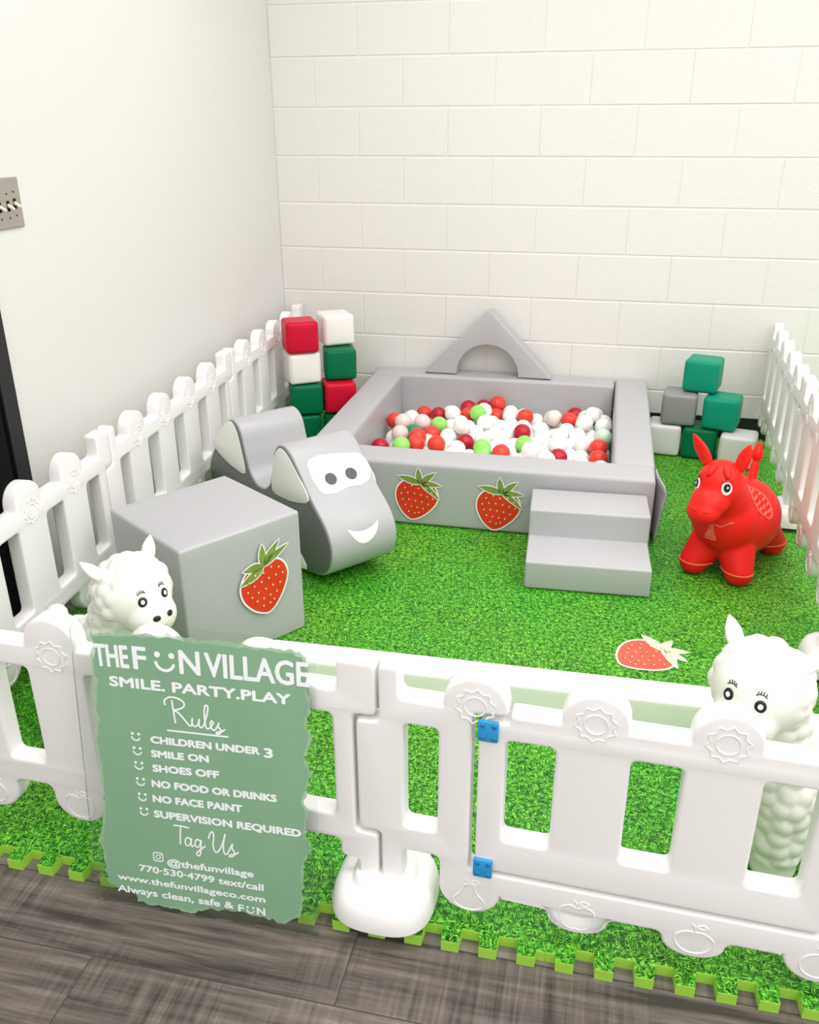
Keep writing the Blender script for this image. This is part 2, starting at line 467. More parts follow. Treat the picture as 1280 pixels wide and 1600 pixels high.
def block_wall():
    bm = bmesh.new()
    BW, BH = 0.4064, 0.2032
    X1, ROWS = 4.4704, 15
    def pane(x0, x1, z0, z1, jit):
        gh, gv, dp = 0.0028, 0.0016, 0.0030
        o = [(x0, z0), (x1, z0), (x1, z1), (x0, z1)]
        i1 = [(x0 + gv, z0 + gh), (x1 - gv, z0 + gh), (x1 - gv, z1 - gh), (x0 + gv, z1 - gh)]
        i2 = [(x0 + gv + .0022, z0 + gh + .003), (x1 - gv - .0022, z0 + gh + .003), (x1 - gv - .0022, z1 - gh - .003), (x0 + gv + .0022, z1 - gh - .003)]
        vs = [[bm.verts.new((x, y, z)) for x, z in ring] for ring, y in ((o, dp), (i1, dp), (i2, jit))]
        for k in range(2):
            for a in range(4):
                f = bm.faces.new((vs[k][a], vs[k][(a + 1) % 4], vs[k + 1][(a + 1) % 4], vs[k + 1][a]))
                f.material_index = 1
        bm.faces.new(vs[2])
    rnd = random.Random(3)
    for r in range(ROWS):
        xs = [0.0]
        x = BW if r % 2 == 0 else BW / 2
        while x < X1 - 0.01: xs.append(x); x += BW
        xs.append(X1)
        for a, b in zip(xs[:-1], xs[1:]):
            pane(a, b, r * BH, (r + 1) * BH, rnd.uniform(-.0005, .0005))
    # the wall's own thickness
    z = ROWS * BH
    ring = [(0, 0.003), (X1, 0.003), (X1, 0.2), (0, 0.2)]
    lo = [bm.verts.new((x, y, FL)) for x, y in ring]; hi = [bm.verts.new((x, y, z)) for x, y in ring]
    for a in range(1, 4): bm.faces.new((lo[a], lo[(a + 1) % 4], hi[(a + 1) % 4], hi[a]))
    bm.faces.new(hi)
    return bm_mesh('wall_back', bm)
struct(link('wall_back', block_wall(), ['block', 'joint']))
struct(link('baseboard_back', box_mesh('baseboard_back', 0.0, 4.47, -0.006, 0.004, FL, 0.095, 0.002), 'cove'))

def left_wall():
    bm = bmesh.new()
    for (y0, y1, z0, z1) in ((-2.163, 0.1, FL, 3.05), (-3.127, -2.163, 2.087, 3.05), (-6.5, -3.127, FL, 3.05)):
        r = bmesh.ops.create_cube(bm, size=1)
        for v in r['verts']:
            v.co = Vector((-0.12 + (v.co.x + .5) * 0.12, y0 + (v.co.y + .5) * (y1 - y0), z0 + (v.co.z + .5) * (z1 - z0)))
    return bm_mesh('wall_left', bm)
struct(link('wall_left', left_wall(), 'wall'))
# black door and frame in the left wall
d = link('door_1', box_mesh('door_1', -0.095, -0.055, -3.10, -2.19, FL + .003, 2.06, 0.002), 'black'); struct(d)
fr = curve_solid('door_frame', [[(-3.16, FL), (-3.10, FL), (-3.10, 2.06), (-2.19, 2.06), (-2.19, FL), (-2.131, FL), (-2.131, 2.12), (-3.16, 2.12)]], 0.016, 0.003)
fr.transform(Matrix.Rotation(R(90), 4, 'Z')); fr.transform(Matrix.Translation((0.0085, 0, 0)))
bm = bmesh.new(); bm.from_mesh(fr)
for jb in ((-2.189, -2.1635, FL + .001, 2.085), (-3.1265, -3.101, FL + .001, 2.085), (-3.101, -2.189, 2.0605, 2.0865)):      # lining of the opening
    jm = box_mesh('jamb', -0.118, 0.0005, *jb); bm.from_mesh(jm); bpy.data.meshes.remove(jm)
bm.to_mesh(fr); bm.free()
struct(link('trim_1', fr, 'black_casing'))

# light switch plate on the left wall
sw = tag(link('light_switch', box_mesh('light_switch', 0.0005, 0.006, -2.20, -1.953, 1.100, 1.226, 0.002), 'steel'),
         'brushed steel light switch plate with cream toggles on the left wall', 'light switch')
sw_slot = [(-1.981, 1.160), (-2.010, 1.156), (-2.045, 1.155), (-2.08, 1.155)]
for (y, z) in sw_slot:
    bz = link('toggle_slot', box_mesh('toggle_slot', 0.0055, 0.0068, y - 0.0055, y + 0.0055, z - 0.013, z + 0.013), 'black', sw)
    bm = bmesh.new()
    bmesh.ops.create_cone(bm, cap_ends=True, segments=12, radius1=0.0052, radius2=0.0036, depth=0.022)
    bmesh.ops.bevel(bm, geom=bm.edges[:], offset=0.0008, segments=1, affect='EDGES')
    me = bm_mesh('toggle', bm); me.transform(Matrix.Rotation(R(118), 4, 'Y')); me.transform(Matrix.Translation((0.014, y, z - 0.003)))
    link('toggle', me, 'ivory', sw, 40)
for (y, z) in sw_slot[:3]:
    for dz in (0.03, -0.03):
        bm = bmesh.new(); bmesh.ops.create_uvsphere(bm, u_segments=10, v_segments=6, radius=0.0028)
        me = bm_mesh('screw', bm); me.transform(Matrix.Diagonal((.4, 1, 1, 1))); me.transform(Matrix.Translation((0.006, y, z + dz)))
        link('screw', me, 'black', sw, 60)

# ------------------------------------------------------------------ foam mats
TS, TX0, TY0, MT = 0.745, 0.07, -3.030, 0.012
TP = TS / 11
def wave_edge(L=TS):
    """toothed edge from 0 to TS: (t, offset) pairs"""
    pts = []; a = 0.016; sl = 0.0012
    for i in range(11):
        t0 = i * TP
        pts += [(t0 + TP * .25 - sl, 0 if i == 0 else -a), (t0 + TP * .25 + sl, a), (t0 + TP * .75 - sl, a), (t0 + TP * .75 + sl, -a if i < 10 else 0)]
    return [(0, 0)] + pts + [(TS, 0)]
def mat_tile(ix, iy):
    W = wave_edge(); g = 0.0004
    out = []
    x0, y0 = TX0 + ix * TS, TY0 + iy * TS
    out += [(x0 + t, y0 - o + g) for t, o in W[:-1]]
    out += [(x0 + TS + o - g, y0 + t) for t, o in W[:-1]]
    out += [(x0 + t, y0 + TS - o - g) for t, o in reversed(W[1:])]
    out += [(x0 + o + g, y0 + t) for t, o in reversed(W[1:])]
    bm = bmesh.new()
    lo = [bm.verts.new((x, y, FL + 0.0005)) for x, y in out]
    mi = [bm.verts.new((x, y, MT - 0.001)) for x, y in out]
    c = Vector((x0 + TS / 2, y0 + TS / 2))
    hi = [bm.verts.new((c.x + (x - c.x) * 0.9985, c.y + (y - c.y) * 0.9985, MT)) for x, y in out]
    n = len(out)
    for A, B in ((lo, mi), (mi, hi)):
        for k in range(n):
            f = bm.faces.new((A[k], A[(k + 1) % n], B[(k + 1) % n], B[k])); f.material_index = 1
    f = bm.faces.new(hi); f.material_index = 0
    return link('foam_mat', bm_mesh('foam_mat', bm), ['grass', 'foam_edge'])
where_y = ['front row by the wood floor', 'second row from front', 'third row from front', 'back row by the wall']
for ix in range(4):
    for iy in range(4):
        wx = ['at the left fence', 'in the second column', 'in the third column', 'under the right fence'][ix]
        tag(mat_tile(ix, iy), 'grass printed foam mat ' + wx + ', ' + where_y[iy], 'floor mat', 'interlocking grass foam mats')

# ------------------------------------------------------------------ fences
PT = 0.041
def sun_paths(cx, cz, y, r=0.027):
    ring = [(cx + r * .66 * math.cos(2 * PI * i / 40), y, cz + r * .66 * math.sin(2 * PI * i / 40)) for i in range(40)]
    star = []
    for i in range(90):
        a = 2 * PI * i / 90
        q = (a * 10 / (2 * PI)) % 1
        rr = r * (1.0 + 0.24 * abs(2 * q - 1) ** 1.6)
        star.append((cx + rr * math.cos(a + .2), y, cz + rr * math.sin(a + .2)))
    return ring, star
def sun_emblem(cx, cz, parent):
    ring, star = sun_paths(cx, cz, -PT / 2)
    me = tube_mesh('sun_emblem', [ring, star], 0.0015, cyclic=True)
    return link('sun_emblem', me, 'plastic', parent, 60)
def fruit_emblem(kind, cx, cz, parent):
    y = -PT / 2
    if kind == 'apple':
        ol = catmull([(0, .018), (-.012, .024), (-.027, .016), (-.030, -.004), (-.020, -.024), (-.006, -.030), (0, -.028), (.006, -.030), (.020, -.024), (.030, -.004), (.027, .016), (.012, .024)], 4)
    elif kind == 'pear':
        ol = catmull([(0, .026), (-.008, .022), (-.013, .006), (-.026, -.010), (-.026, -.024), (-.010, -.034), (.010, -.034), (.026, -.024), (.026, -.010), (.013, .006), (.008, .022)], 4)
    elif kind == 'peach':
        ol = catmull([(0, .018), (-.016, .017), (-.031, .004), (-.029, -.012), (-.016, -.026), (0, -.030), (.016, -.026), (.029, -.012), (.031, .004), (.016, .017)], 4)
    else:
        ol = [(0.028 * math.cos(2 * PI * i / 36), -.003 + .026 * math.sin(2 * PI * i / 36)) for i in range(36)]
    paths = [[(cx + a, y, cz + b) for a, b in ol]]
    stem = [(cx, y, cz + .018), (cx - .001, y, cz + .028), (cx - .006, y, cz + .036)]
    leaf = [(cx + .002 + .018 * t, y, cz + .030 + .006 * math.sin(PI * t)) for t in [i / 8 for i in range(9)]] + \
           [(cx + .020 - .018 * t, y, cz + .030 - .003 * math.sin(PI * t)) for t in [i / 8 for i in range(1, 8)]]
    cu = tube_mesh('fruit_emblem', paths + [leaf], 0.0016, cyclic=True)
    bm = bmesh.new(); bm.from_mesh(cu)
    st = tube_mesh('stem', [stem], 0.0016); bm.from_mesh(st); bm.to_mesh(cu); bm.free()
    return link('fruit_emblem', cu, 'plastic', parent, 60)

ARC_R = 0.053
ZR0, ZR1, ZT = 0.165, 0.490, 0.550      # underside of lower rail, top of upper rail, top
def arch_pts(p_, left_to_right=False):
    a = [(p_ + ARC_R, ZR1), (p_ + ARC_R, 0.500)] + arc(p_, 0.500, ARC_R, 0, 180, 16, ZT - 0.500)[1:-1] + [(p_ - ARC_R, 0.500), (p_ - ARC_R, ZR1)]
    return a
def bump_pts(p_, zr, rb=0.055, zc=0.098, zb=0.047):
    return [(p_ - rb - .008, zr), (p_ - rb, zr - .010)] + ([(p_ - rb, zc)] if zr - zc > .02 else []) + arc(p_, min(zc, zr - .012), rb, 180, 360, 16, (min(zc, zr - .012) - zb))[1:-1] + ([(p_ + rb, zc)] if zr - zc > .02 else []) + [(p_ + rb, zr - .010), (p_ + rb + .008, zr)]
def right_end(L):
    return [(L - .075, ZR0), (L - .075, .125), (L - .040, .125), (L - .040, .075), (L - .003, .075), (L - .003, .190), (L - .044, .190), (L - .044, .445),
            (L - .003, .445), (L - .003, ZT), (L - .070, ZT), (L - .070, ZR1)]
def left_start():
    return [(.003, .075), (.042, .075), (.042, ZR0)]
def left_close():
    return [(.038, ZR1), (.038, ZT), (.003, ZT), (.003, .437), (-.038, .437), (-.038, .198), (.003, .198)]
def window(a, b, z0=.220, z1=.440):
    return fillet([(a, z0), (a, z1), (b, z1), (b, z0)], .012)

def round_outline(pts):
    # dense arcs stay as they are, corners get a small radius
    return fillet(pts, 0.012, 3)

def fence_mesh(L):
    k = L / 0.95
    pk = [q * k for q in (.165, .355, .550, .745)]
    out = left_start()
    for p_ in pk: out += bump_pts(p_, ZR0, .057, .140, .086)
    out += right_end(L)
    for p_ in reversed(pk): out += arch_pts(p_)
    out += left_close()
    wn = [(.045, .105 * k), (pk[0] + .055 * k, pk[1] - .055 * k), (pk[1] + .055 * k, pk[2] - .057 * k), (pk[2] + .057 * k, pk[3] - .055 * k), (pk[3] + .055 * k, L - .078)]
    wn = [(a + .002, b - .002) for a, b in wn]
    return curve_solid('picket_fence', [round_outline(out)] + [window(a, b) for a, b in wn], PT, 0.0065, 3), pk

def place_fence(label, x0, y0, x1, y1, suns=True, fruits=('pear', 'apple', 'peach', 'round'), group=None):
    """outer joint to outer joint; the embossed face looks to the right of the walking direction"""
    L = math.hypot(x1 - x0, y1 - y0)
    me, pk = fence_mesh(L)
    o = link('picket_fence', me, 'plastic', None, 40)
    o.location = (x0, y0, 0); o.rotation_euler = (0, 0, math.atan2(y1 - y0, x1 - x0))
    tag(o, label, 'fence', group)
    for p_, f in zip(pk, fruits):
        sun_emblem(p_, 0.472, o); fruit_emblem(f, p_, 0.128, o)
    return o
G = 'white picket play fence panels'
# front, left of the gate (embossed face to the camera)
place_fence('white plastic picket fence panel behind the green rules sign', 0.280, -2.962, 1.253, -2.9795, fruits=('round', 'apple', 'peach', 'pear'), group=G)
# left side, embossed face into the pen
ly = [(0.217, -2.985), (0.173, -2.000), (0.129, -1.012), (0.085, -0.025)]
lnames = ['white plastic picket fence panel on the left, nearest the black door', 'white plastic picket fence panel along the left wall behind the big grey cube',
          'white plastic picket fence panel on the left ending at the block wall']
for i in range(3):
    place_fence(lnames[i], ly[i][0], ly[i][1], ly[i + 1][0], ly[i + 1][1], group=G)
# right side
ry = [(2.315, -0.030), (2.273, -1.005), (2.241, -1.985), (2.205, -2.955)]
rnames = ['white plastic picket fence panel on the right beside the teal cubes', 'white plastic picket fence panel on the right beside the red bouncy horse',
          'white plastic picket fence panel at the right edge nearest the gate']
for i in range(3):
    place_fence(rnames[i], ry[i][0], ry[i][1], ry[i + 1][0], ry[i + 1][1], group=G)

def gate():
    L = 0.95; pk = (.165, .355, .550, .745)
    bt, bb = .148, .092
    fo = left_start() + bump_pts(pk[0], ZR0)[:-2]
    fo += [(pk[0] + .055, bb - .002), (pk[0] + .063, bb)]
    for p_ in pk[1:3]: fo += bump_pts(p_, bb, .052, .080)
    fo += [(pk[3] - .063, bb), (pk[3] - .055, bb - .002)] + bump_pts(pk[3], ZR0)[2:]
    fo += right_end(L)
    a4 = arch_pts(pk[3]); fo += a4[:-1]
    fo += [(pk[3] - ARC_R, .484), (pk[3] + .006, .484), (pk[3] + .006, bt), (pk[0] - .004, bt), (pk[0] - .004, .484), (pk[0] + ARC_R, .484)]
    fo += arch_pts(pk[0])[1:]
    fo += left_close()
    holes = [window(.045, .105), window(pk[3] + .057, L - .080)]
    root = link('fence_gate', curve_solid('fence_gate', [round_outline(fo)] + holes, PT, 0.0065, 3), 'plastic', None, 40)
    a, b = pk[0] + .007, pk[3] - .008
    lo = [(a, bt + .006), (b, bt + .006), (b, .470), (b - .045, .474), (b - .048, ZR1)] + arch_pts(pk[2]) + arch_pts(pk[1]) + [(a + .050, ZR1), (a + .050, .474), (a, .470)]
    wl = [window(.217, .297, .228, .438), window(.414, .494, .228, .438), window(.611, .694, .228, .438)]
    leaf = link('gate_door', curve_solid('gate_door', [round_outline(lo)] + wl, PT, 0.0065, 3), 'plastic', root, 40)
    for p_ in (pk[1], pk[2]): sun_emblem(p_, .497, leaf)
    sun_emblem(pk[0], .497, root); sun_emblem(pk[3], .497, root)
    for p_, f in zip(pk, ('pear', 'apple', 'peach', 'round')): fruit_emblem(f, p_, .090, root)
    for z in (.456, .163):
        h = link('hinge', box_mesh('hinge', pk[0] + .006, pk[0] + .040, -PT / 2 - .007, -PT / 2 + .001, z - .020, z + .020, .003), 'blue', root, 40)
        h['label'] = 'blue plastic hinge plate'
        for dx in (.014, .033):
            for dz in (-.012, .012):
                bm = bmesh.new(); bmesh.ops.create_uvsphere(bm, u_segments=14, v_segments=8, radius=.0046)
                me = bm_mesh('screw', bm); me.transform(Matrix.Diagonal((1, .45, 1, 1))); me.transform(Matrix.Translation((pk[0] + dx, -PT / 2 - .007, z + dz)))
                link('screw', me, 'blue_dark', h, 60)
    root.location = (1.253, -2.9795, 0); root.rotation_euler = (0, 0, math.atan2(-.030, .95))
    tag(root, 'white plastic picket fence gate with two blue hinges', 'gate')
gate()

def fence_foot(x, y, rz, label):
    """domed post base with a raised block"""
    bm = bmesh.new()
    prof = [(0.0, 0.1), (0.016, 1.0), (0.030, 1.0), (0.048, 0.96), (0.062, 0.90), (0.070, 0.80), (0.072, 0.70), (0.072, 0.62), (0.078, 0.585), (0.082, 0.54), (0.083, 0.40)]
    rings = []; NS = 48
    for z, k in prof:
        ring = []
        for i in range(NS):
            a = 2 * PI * i / NS
            ex = 2 / 2.8
            cx = math.copysign(abs(math.cos(a)) ** ex, math.cos(a)); sx = math.copysign(abs(math.sin(a)) ** ex, math.sin(a))
            ring.append(bm.verts.new((0.096 * k * cx, 0.096 * k * sx, 0.0125 + max(0, z))))
        rings.append(ring)
    for A, B in zip(rings[:-1], rings[1:]):
        for i in range(NS): bm.faces.new((A[i], A[(i + 1) % NS], B[(i + 1) % NS], B[i]))
    bm.faces.new(rings[-1]); bm.faces.new(list(reversed(rings[0])))
    o = link('fence_stand', bm_mesh('fence_stand', bm), 'plastic', None, 35)
    o.location = (x, y, 0); o.rotation_euler = (0, 0, rz)
    tag(o, label, 'fence foot', 'white fence post feet')
    bm = bmesh.new(); bmesh.ops.create_uvsphere(bm, u_segments=10, v_segments=6, radius=.0035)
    me = bm_mesh('screw_hole', bm); me.transform(Matrix.Diagonal((1, .5, 1, 1))); me.transform(Matrix.Translation((.078, -.062, .052)))
    link('screw_hole', me, 'black', o, 60)
fence_foot(1.258, -2.977, R(-2), 'white domed fence foot between the rules sign and the gate')
fence_foot(2.280, -1.005, R(90), 'white fence foot at the right fence behind the red horse')
fence_foot(2.248, -1.985, R(90), 'white fence foot at the right fence behind the right alpaca')
fence_foot(0.166, -2.000, R(90), 'white fence foot at the left fence behind the big grey cube')

# ------------------------------------------------------------------ stickers
def flat_poly(name, pts, thick, mat, parent, smooth=False):
    me = curve_solid(name, [pts], thick, 0)
    return link(name, me, mat, parent)
BERRY = catmull([(0.0, .060), (-.030, .070), (-.060, .055), (-.078, .020), (-.072, -.020), (-.045, -.058), (-.015, -.078), (0.004, -.080), (.030, -.062), (.058, -.025), (.072, .015), (.060, .052), (.030, .070)], 5)
def leaf_pts(ang, ln, wd, bend=0.0, base=(0, .060)):
    c, s = math.cos(R(ang)), math.sin(R(ang)); out = []
    spine = [(t * ln, bend * t * t * ln) for t in [i / 8 for i in range(9)]]
    up = [(x, y + wd * math.sin(PI * min(1, (i / 8) ** .8)) ) for i, (x, y) in enumerate(spine)]
    dn = [(x, y - wd * math.sin(PI * min(1, (i / 8) ** .8)) ) for i, (x, y) in enumerate(spine)][1:-1]
    for x, y in up + dn[::-1]: out.append((base[0] + x * c - y * s, base[1] + x * s + y * c))
    return out
LEAVES = [(168, .088, .012, .15), (118, .062, .011, -.1), (62, .072, .011, -.15), (22, .076, .010, -.2), (-12, .088, .009, -.25)]
def grow(pts, d):
    cx = sum(q[0] for q in pts) / len(pts); cy = sum(q[1] for q in pts) / len(pts); out = []
    n = len(pts)
    area = sum(pts[i][0] * pts[(i + 1) % n][1] - pts[(i + 1) % n][0] * pts[i][1] for i in range(n))
    sg = 1 if area > 0 else -1
    for i in range(n):
        a, b = Vector(pts[i - 1]), Vector(pts[(i + 1) % n]); t = (b - a)
        if t.length < 1e-9: continue
        t.normalize(); out.append((pts[i][0] + sg * t.y * d, pts[i][1] - sg * t.x * d))
    return out
def strawberry(parent, matrix, scale, leaves=LEAVES, faded=False, label=None):
    """printed sticker in its own XZ plane, face towards -y"""
    seeds = [(-.052, .030), (-.030, .045), (-.004, .042), (.022, .050), (.046, .040), (-.060, .004), (-.038, .014), (-.014, .018), (.010, .020), (.034, .020), (.056, .018),
             (-.050, -.016), (-.028, -.010), (-.004, -.008), (.020, -.006), (.044, -.008), (-.036, -.034), (-.014, -.034), (.008, -.032), (.030, -.030), (-.018, -.056), (.004, -.056), (.018, -.050)]
    # white paper edge: berry and leaf outlines enlarged, one mesh
    bm = bmesh.new()
    for k, pl in enumerate([BERRY] + [leaf_pts(*l) for l in leaves]):
        me = curve_solid('edge', [grow(pl, .0055 if k == 0 else .0035)], .0005, 0)
        if k: me.transform(Matrix.Translation((0, -.00085 - .00003 * k, 0)))
        bm.from_mesh(me); bpy.data.meshes.remove(me)
    root = link('strawberry_sticker', bm_mesh('strawberry_sticker', bm), 'sticker_white', parent)
    b = link('berry', curve_solid('berry', [BERRY], .0006, 0), 'berry_pale' if faded else 'berry', root); b.location = (0, -.00035, 0)
    # seeds printed on the berry
    bm = bmesh.new()
    for big in (1, 0):
        for i, (x, z) in enumerate(seeds):
            q = 1.0 if big else .72
            c = bmesh.ops.create_circle(bm, cap_ends=True, segments=10, radius=1)
            yy = -.0008 if big else -.0012
            for v in c['verts']: v.co = Vector((x + v.co.x * .0042 * q + (.0006 if not big else 0), yy, z + v.co.y * .0054 * q + (.0005 if not big else 0)))
            fs = {f for v in c['verts'] for f in v.link_faces}
            for f in fs: f.material_index = 0 if big else 1
    bmesh.ops.recalc_face_normals(bm, faces=bm.faces[:])
    s = link('seeds', bm_mesh('seeds', bm), ['seed_shade', 'seed'], b); s['kind'] = 'stuff'
    for l in leaves:
        lf = link('leaf', curve_solid('leaf', [leaf_pts(*l)], .0004, 0), 'leaf_pale' if faded else 'leaf', root); lf.location = (0, -.00125, 0)
    root.matrix_local = matrix @ Matrix.Scale(scale, 4)
    if label: root['label'] = label
    return root

# ------------------------------------------------------------------ soft play blocks
FZ = MT + 0.0003
def face_matrix(origin, rz, u, z, tilt, gap=0.0012):
    """sticker frame on a vertical face: u along the face from origin, tilt turns it clockwise"""
    d = Vector((math.cos(rz), math.sin(rz), 0)); n = Vector((math.sin(rz), -math.cos(rz), 0))
    loc = Vector(origin) + d * u + Vector((0, 0, z)) + n * gap
    return Matrix.Translation(loc) @ Matrix.Rotation(rz, 4, 'Z') @ Matrix.Rotation(R(tilt), 4, 'Y')

S = 0.372
box = link('foam_cube', rbox_mesh('foam_cube', S, S, S - .004, .007, .006, .0012, 12, 1.3), 'gray', None, 40)
box.location = (0.5328, -2.1272, FZ); box.rotation_euler = (0, 0, 0.9783)
tag(box, 'large grey vinyl foam cube with one strawberry sticker on its side', 'foam cube')
strawberry(box, face_matrix((-S / 2, -S / 2, 0), 0, .243, .187, -4, .0075), 1.0,
           [(205, .085, .012, -.1), (160, .066, .012, .2), (92, .068, .011, -.1), (52, .085, .011, -.12), (32, .094, .010, -.15)])

# steps
prof = [(0, 0), (0.372, 0), (0.372, 0.190), (0.186, 0.190), (0.186, 0.094), (0, 0.094)]
me = curve_solid('foam_steps', [fillet(prof, .008, 3)], 0.385, 0.007, 3)
me.transform(Matrix.Rotation(R(90), 4, 'Z'))
st = link('foam_steps', me, 'gray', None, 40)
st.location = (1.580, -1.702, FZ + .001); st.rotation_euler = (0, 0, R(2.6))
tag(st, 'grey vinyl foam steps, two treads, in front of the ball pit', 'foam steps')

# ball pit
pit = empty('ball_pit', (1.14, -0.70, FZ), 0)
tag(pit, 'square grey vinyl ball pit with two strawberry stickers on its front wall', 'ball pit')
PH = 0.242
def pit_wall(name, x0, x1, y0, y1, seed):
    o = link('pit_wall', rbox_mesh('pit_wall', x1 - x0, y1 - y0, PH, .014, .003, .0016, 14, seed), 'gray', pit, 40)
    o.location = ((x0 + x1) / 2 - 1.14, (y0 + y1) / 2 + .70, 0); return o
fw = pit_wall('front', 0.536, 1.780, -1.315, -1.165, 1)
bw = pit_wall('back', 0.491, 1.632, -0.146, -0.008, 2)
rw = pit_wall('right', 1.637, 1.782, -1.162, -0.010, 3)
lw = pit_wall('left', 0, .143, -1.160, -0.150, 4)
lw.location = (0.571 - 1.14, -0.655 + .70, 0); lw.rotation_euler = (0, 0, R(1.0))
for (x, z, tl) in ((.959, .118, 13), (1.254, .105, 11)):
    strawberry(pit, face_matrix((0, -1.315 + .70, 0), 0, x - 1.14, z - FZ, tl, .0055), 1.0)
# loose fastening flap at the front right corner
fl = []
for i in range(9):
    t = i / 8
    for j in range(9):
        z = 0.236 * (1 - j / 8)
        out = .001 + (.034 * t ** 1.5) * (0.30 + .70 * min(1, (z / .2))) * (1.0 if z < .21 else .75)
        fl.append((1.786 + out - 1.14, -1.185 - .115 * t + .70, z + .002 - .02 * t * (j < 3)))
fc = [(i * 9 + j, i * 9 + j + 1, (i + 1) * 9 + j + 1, (i + 1) * 9 + j) for i in range(8) for j in range(8)]
fo = link('fastening_flap', mesh_from('fastening_flap', fl, fc), 'gray', pit, 180)
md = fo.modifiers.new('thickness', 'SOLIDIFY'); md.thickness = 0.004; md.offset = 1
fo['label'] = 'loose grey fastening flap at the pit corner'

# arch
ar = [(-.302, 0), (-.150, 0)] + arc(0, 0, .146, 180, 0, 24)[0:] + [(.150, 0), (.302, 0), (.012, .298), (-.012, .298)]
ar = [(-.302, 0), (-.302 + .004, .006), (-.010, .300), (.010, .300), (.298, .006), (.302, 0)] + arc(0, 0, .148, 0, 180, 26)
me = curve_solid('foam_arch', [ar], 0.088, 0.004, 3)
am = link('foam_arch', me, 'gray', None, 40)
am.location = (1.040, -.074, PH + FZ + .0065); am.rotation_euler = (0, 0, R(-1))
tag(am, 'grey triangular foam arch standing on the back wall of the ball pit', 'foam arch')

# small cubes
CS = 0.140
def cube(x, y, lvl, rz, mat, label, group, s=CS):
    o = link('foam_block', rbox_mesh('foam_block', s, s, s - .003, .014, .004, .0016, 8, x * 7 + lvl), mat, None, 40)
    o.location = (x, y, FZ + lvl * s + .001 + lvl * .001); o.rotation_euler = (0, 0, rz)
    return tag(o, label, 'foam block', group)
GL, GR_ = 'small cubes stacked in the left corner', 'small cubes stacked in the right corner'
cube(.256, -.502, 0, .42, 'green_vinyl', 'dark green foam cube at the bottom of the left stack', GL)
cube(.405, -.432, 0, .20, 'green_vinyl', 'dark green foam cube on the floor between the stack and the pit wall', GL)
cube(.266, -.500, 1, .43, 'green_vinyl', 'dark green foam cube under the lower white cube, left stack', GL)
cube(.404, -.440, 1, .45, 'red_vinyl', 'red foam cube low in the left stack beside the pit wall', GL)
cube(.252, -.497, 2, .60, 'white_vinyl', 'white foam cube under the top red cube, left stack', GL)
cube(.398, -.392, 2, .38, 'green_vinyl', 'dark green foam cube under the top white cube, left stack', GL)
cube(.256, -.510, 3, .525, 'red_vinyl', 'red foam cube on top of the left stack', GL)
cube(.362, -.330, 3, .588, 'white_vinyl', 'white foam cube on top of the left stack beside the red one', GL)
cube(1.865, -.300, 0, -.12, 'pale_vinyl', 'pale grey foam cube on the floor between pit and dark green cube', GR_)
cube(2.015, -.321, 0, -.119, 'green_vinyl', 'dark green foam cube on the floor in the right pile', GR_)
cube(2.166, -.403, 0, -.226, 'pale_vinyl', 'pale grey foam cube on the floor by the right fence', GR_)
cube(1.915, -.300, 1, -.13, 'gray_cube', 'mid grey foam cube in the second layer of the right pile', GR_)
cube(2.090, -.338, 1, -.262, 'teal_vinyl', 'teal foam cube in the second layer of the right pile', GR_)
cube(2.000, -.270, 2, -.267, 'teal_vinyl', 'teal foam cube on top of the right pile', GR_)

# white balance beam behind the gate
bmx = link('balance_beam', rbox_mesh('balance_beam', 1.32, .085, .108, .010, .001, 0, 14), 'plastic_cream', None, 40)
bmx.location = (.790 + .66, -2.345, FZ)
bmx.rotation_euler = (0, 0, R(1.2))
tag(bmx, 'long low white foam beam lying on the mat behind the gate', 'foam beam')

# sticker on the floor
fs = strawberry(None, Matrix.Translation((1.752, -2.028, MT + .0012)) @ Matrix.Rotation(R(-50), 4, 'Z') @ Matrix.Rotation(R(-90), 4, 'X'), 1.0,
                [(168, .088, .012, .15), (118, .062, .011, -.1), (62, .072, .011, -.15), (28, .076, .010, -.2), (-2, .088, .009, -.25)], faded=True)
tag(fs, 'faded strawberry sticker lying flat on the grass mat behind the beam', 'sticker')

# ------------------------------------------------------------------ rocker with a face
RP = [(0, .036), (-.15, .020), (-.30, .013), (-.45, .020), (-.60, .040), (-.668, .09), (-.700, .165), (-.686, .225), (-.630, .295), (-.575, .365), (-.52, .415), (-.47, .43), (-.425, .405), (-.40, .34), (-.375, .275),
      (-.34, .245), (-.305, .238), (-.27, .245), (-.235, .275), (-.21, .34), (-.185, .405), (-.14, .432), (-.09, .418), (-.035, .366), (.03, .295), (.10, .235), (.132, .18), (.13, .12), (.09, .065)]
RC = catmull(RP, 6)
RW = 0.245
me = curve_solid('rocker', [RC], RW, 0.006, 3)
me.transform(Matrix.Translation((0, RW / 2, 0)))
rk = link('foam_rocker', me, 'gray_light', None, 40)
rk.location = (.714, -1.796, .0002); rk.rotation_euler = (0, 0, R(-40))
tag(rk, 'two-humped grey foam rocker with a white-eyed smiling face on its front', 'foam rocker')
def side_piece(name, pts, mat, y, th=.004):
    me = curve_solid(name, [pts], th, .0012, 1); me.transform(Matrix.Translation((0, y, 0)))
    return link(name, me, mat, rk, 40)
inset = grow(RC, -.007)
hump_r = [(-.216, .255), (-.199, .34), (-.176, .395), (-.142, .420), (-.100, .408), (-.045, .362), (.018, .294), (-.06, .262), (-.14, .250)]
hump_l = [(-.62 - (x + 0.0), z) for x, z in hump_r][::-1]
lens = [(-.02, .040)] + [(-.15, .028), (-.31, .022), (-.47, .028), (-.58, .046)] + [(-.56, .090), (-.47, .135), (-.31, .160), (-.15, .135), (-.06, .090)]
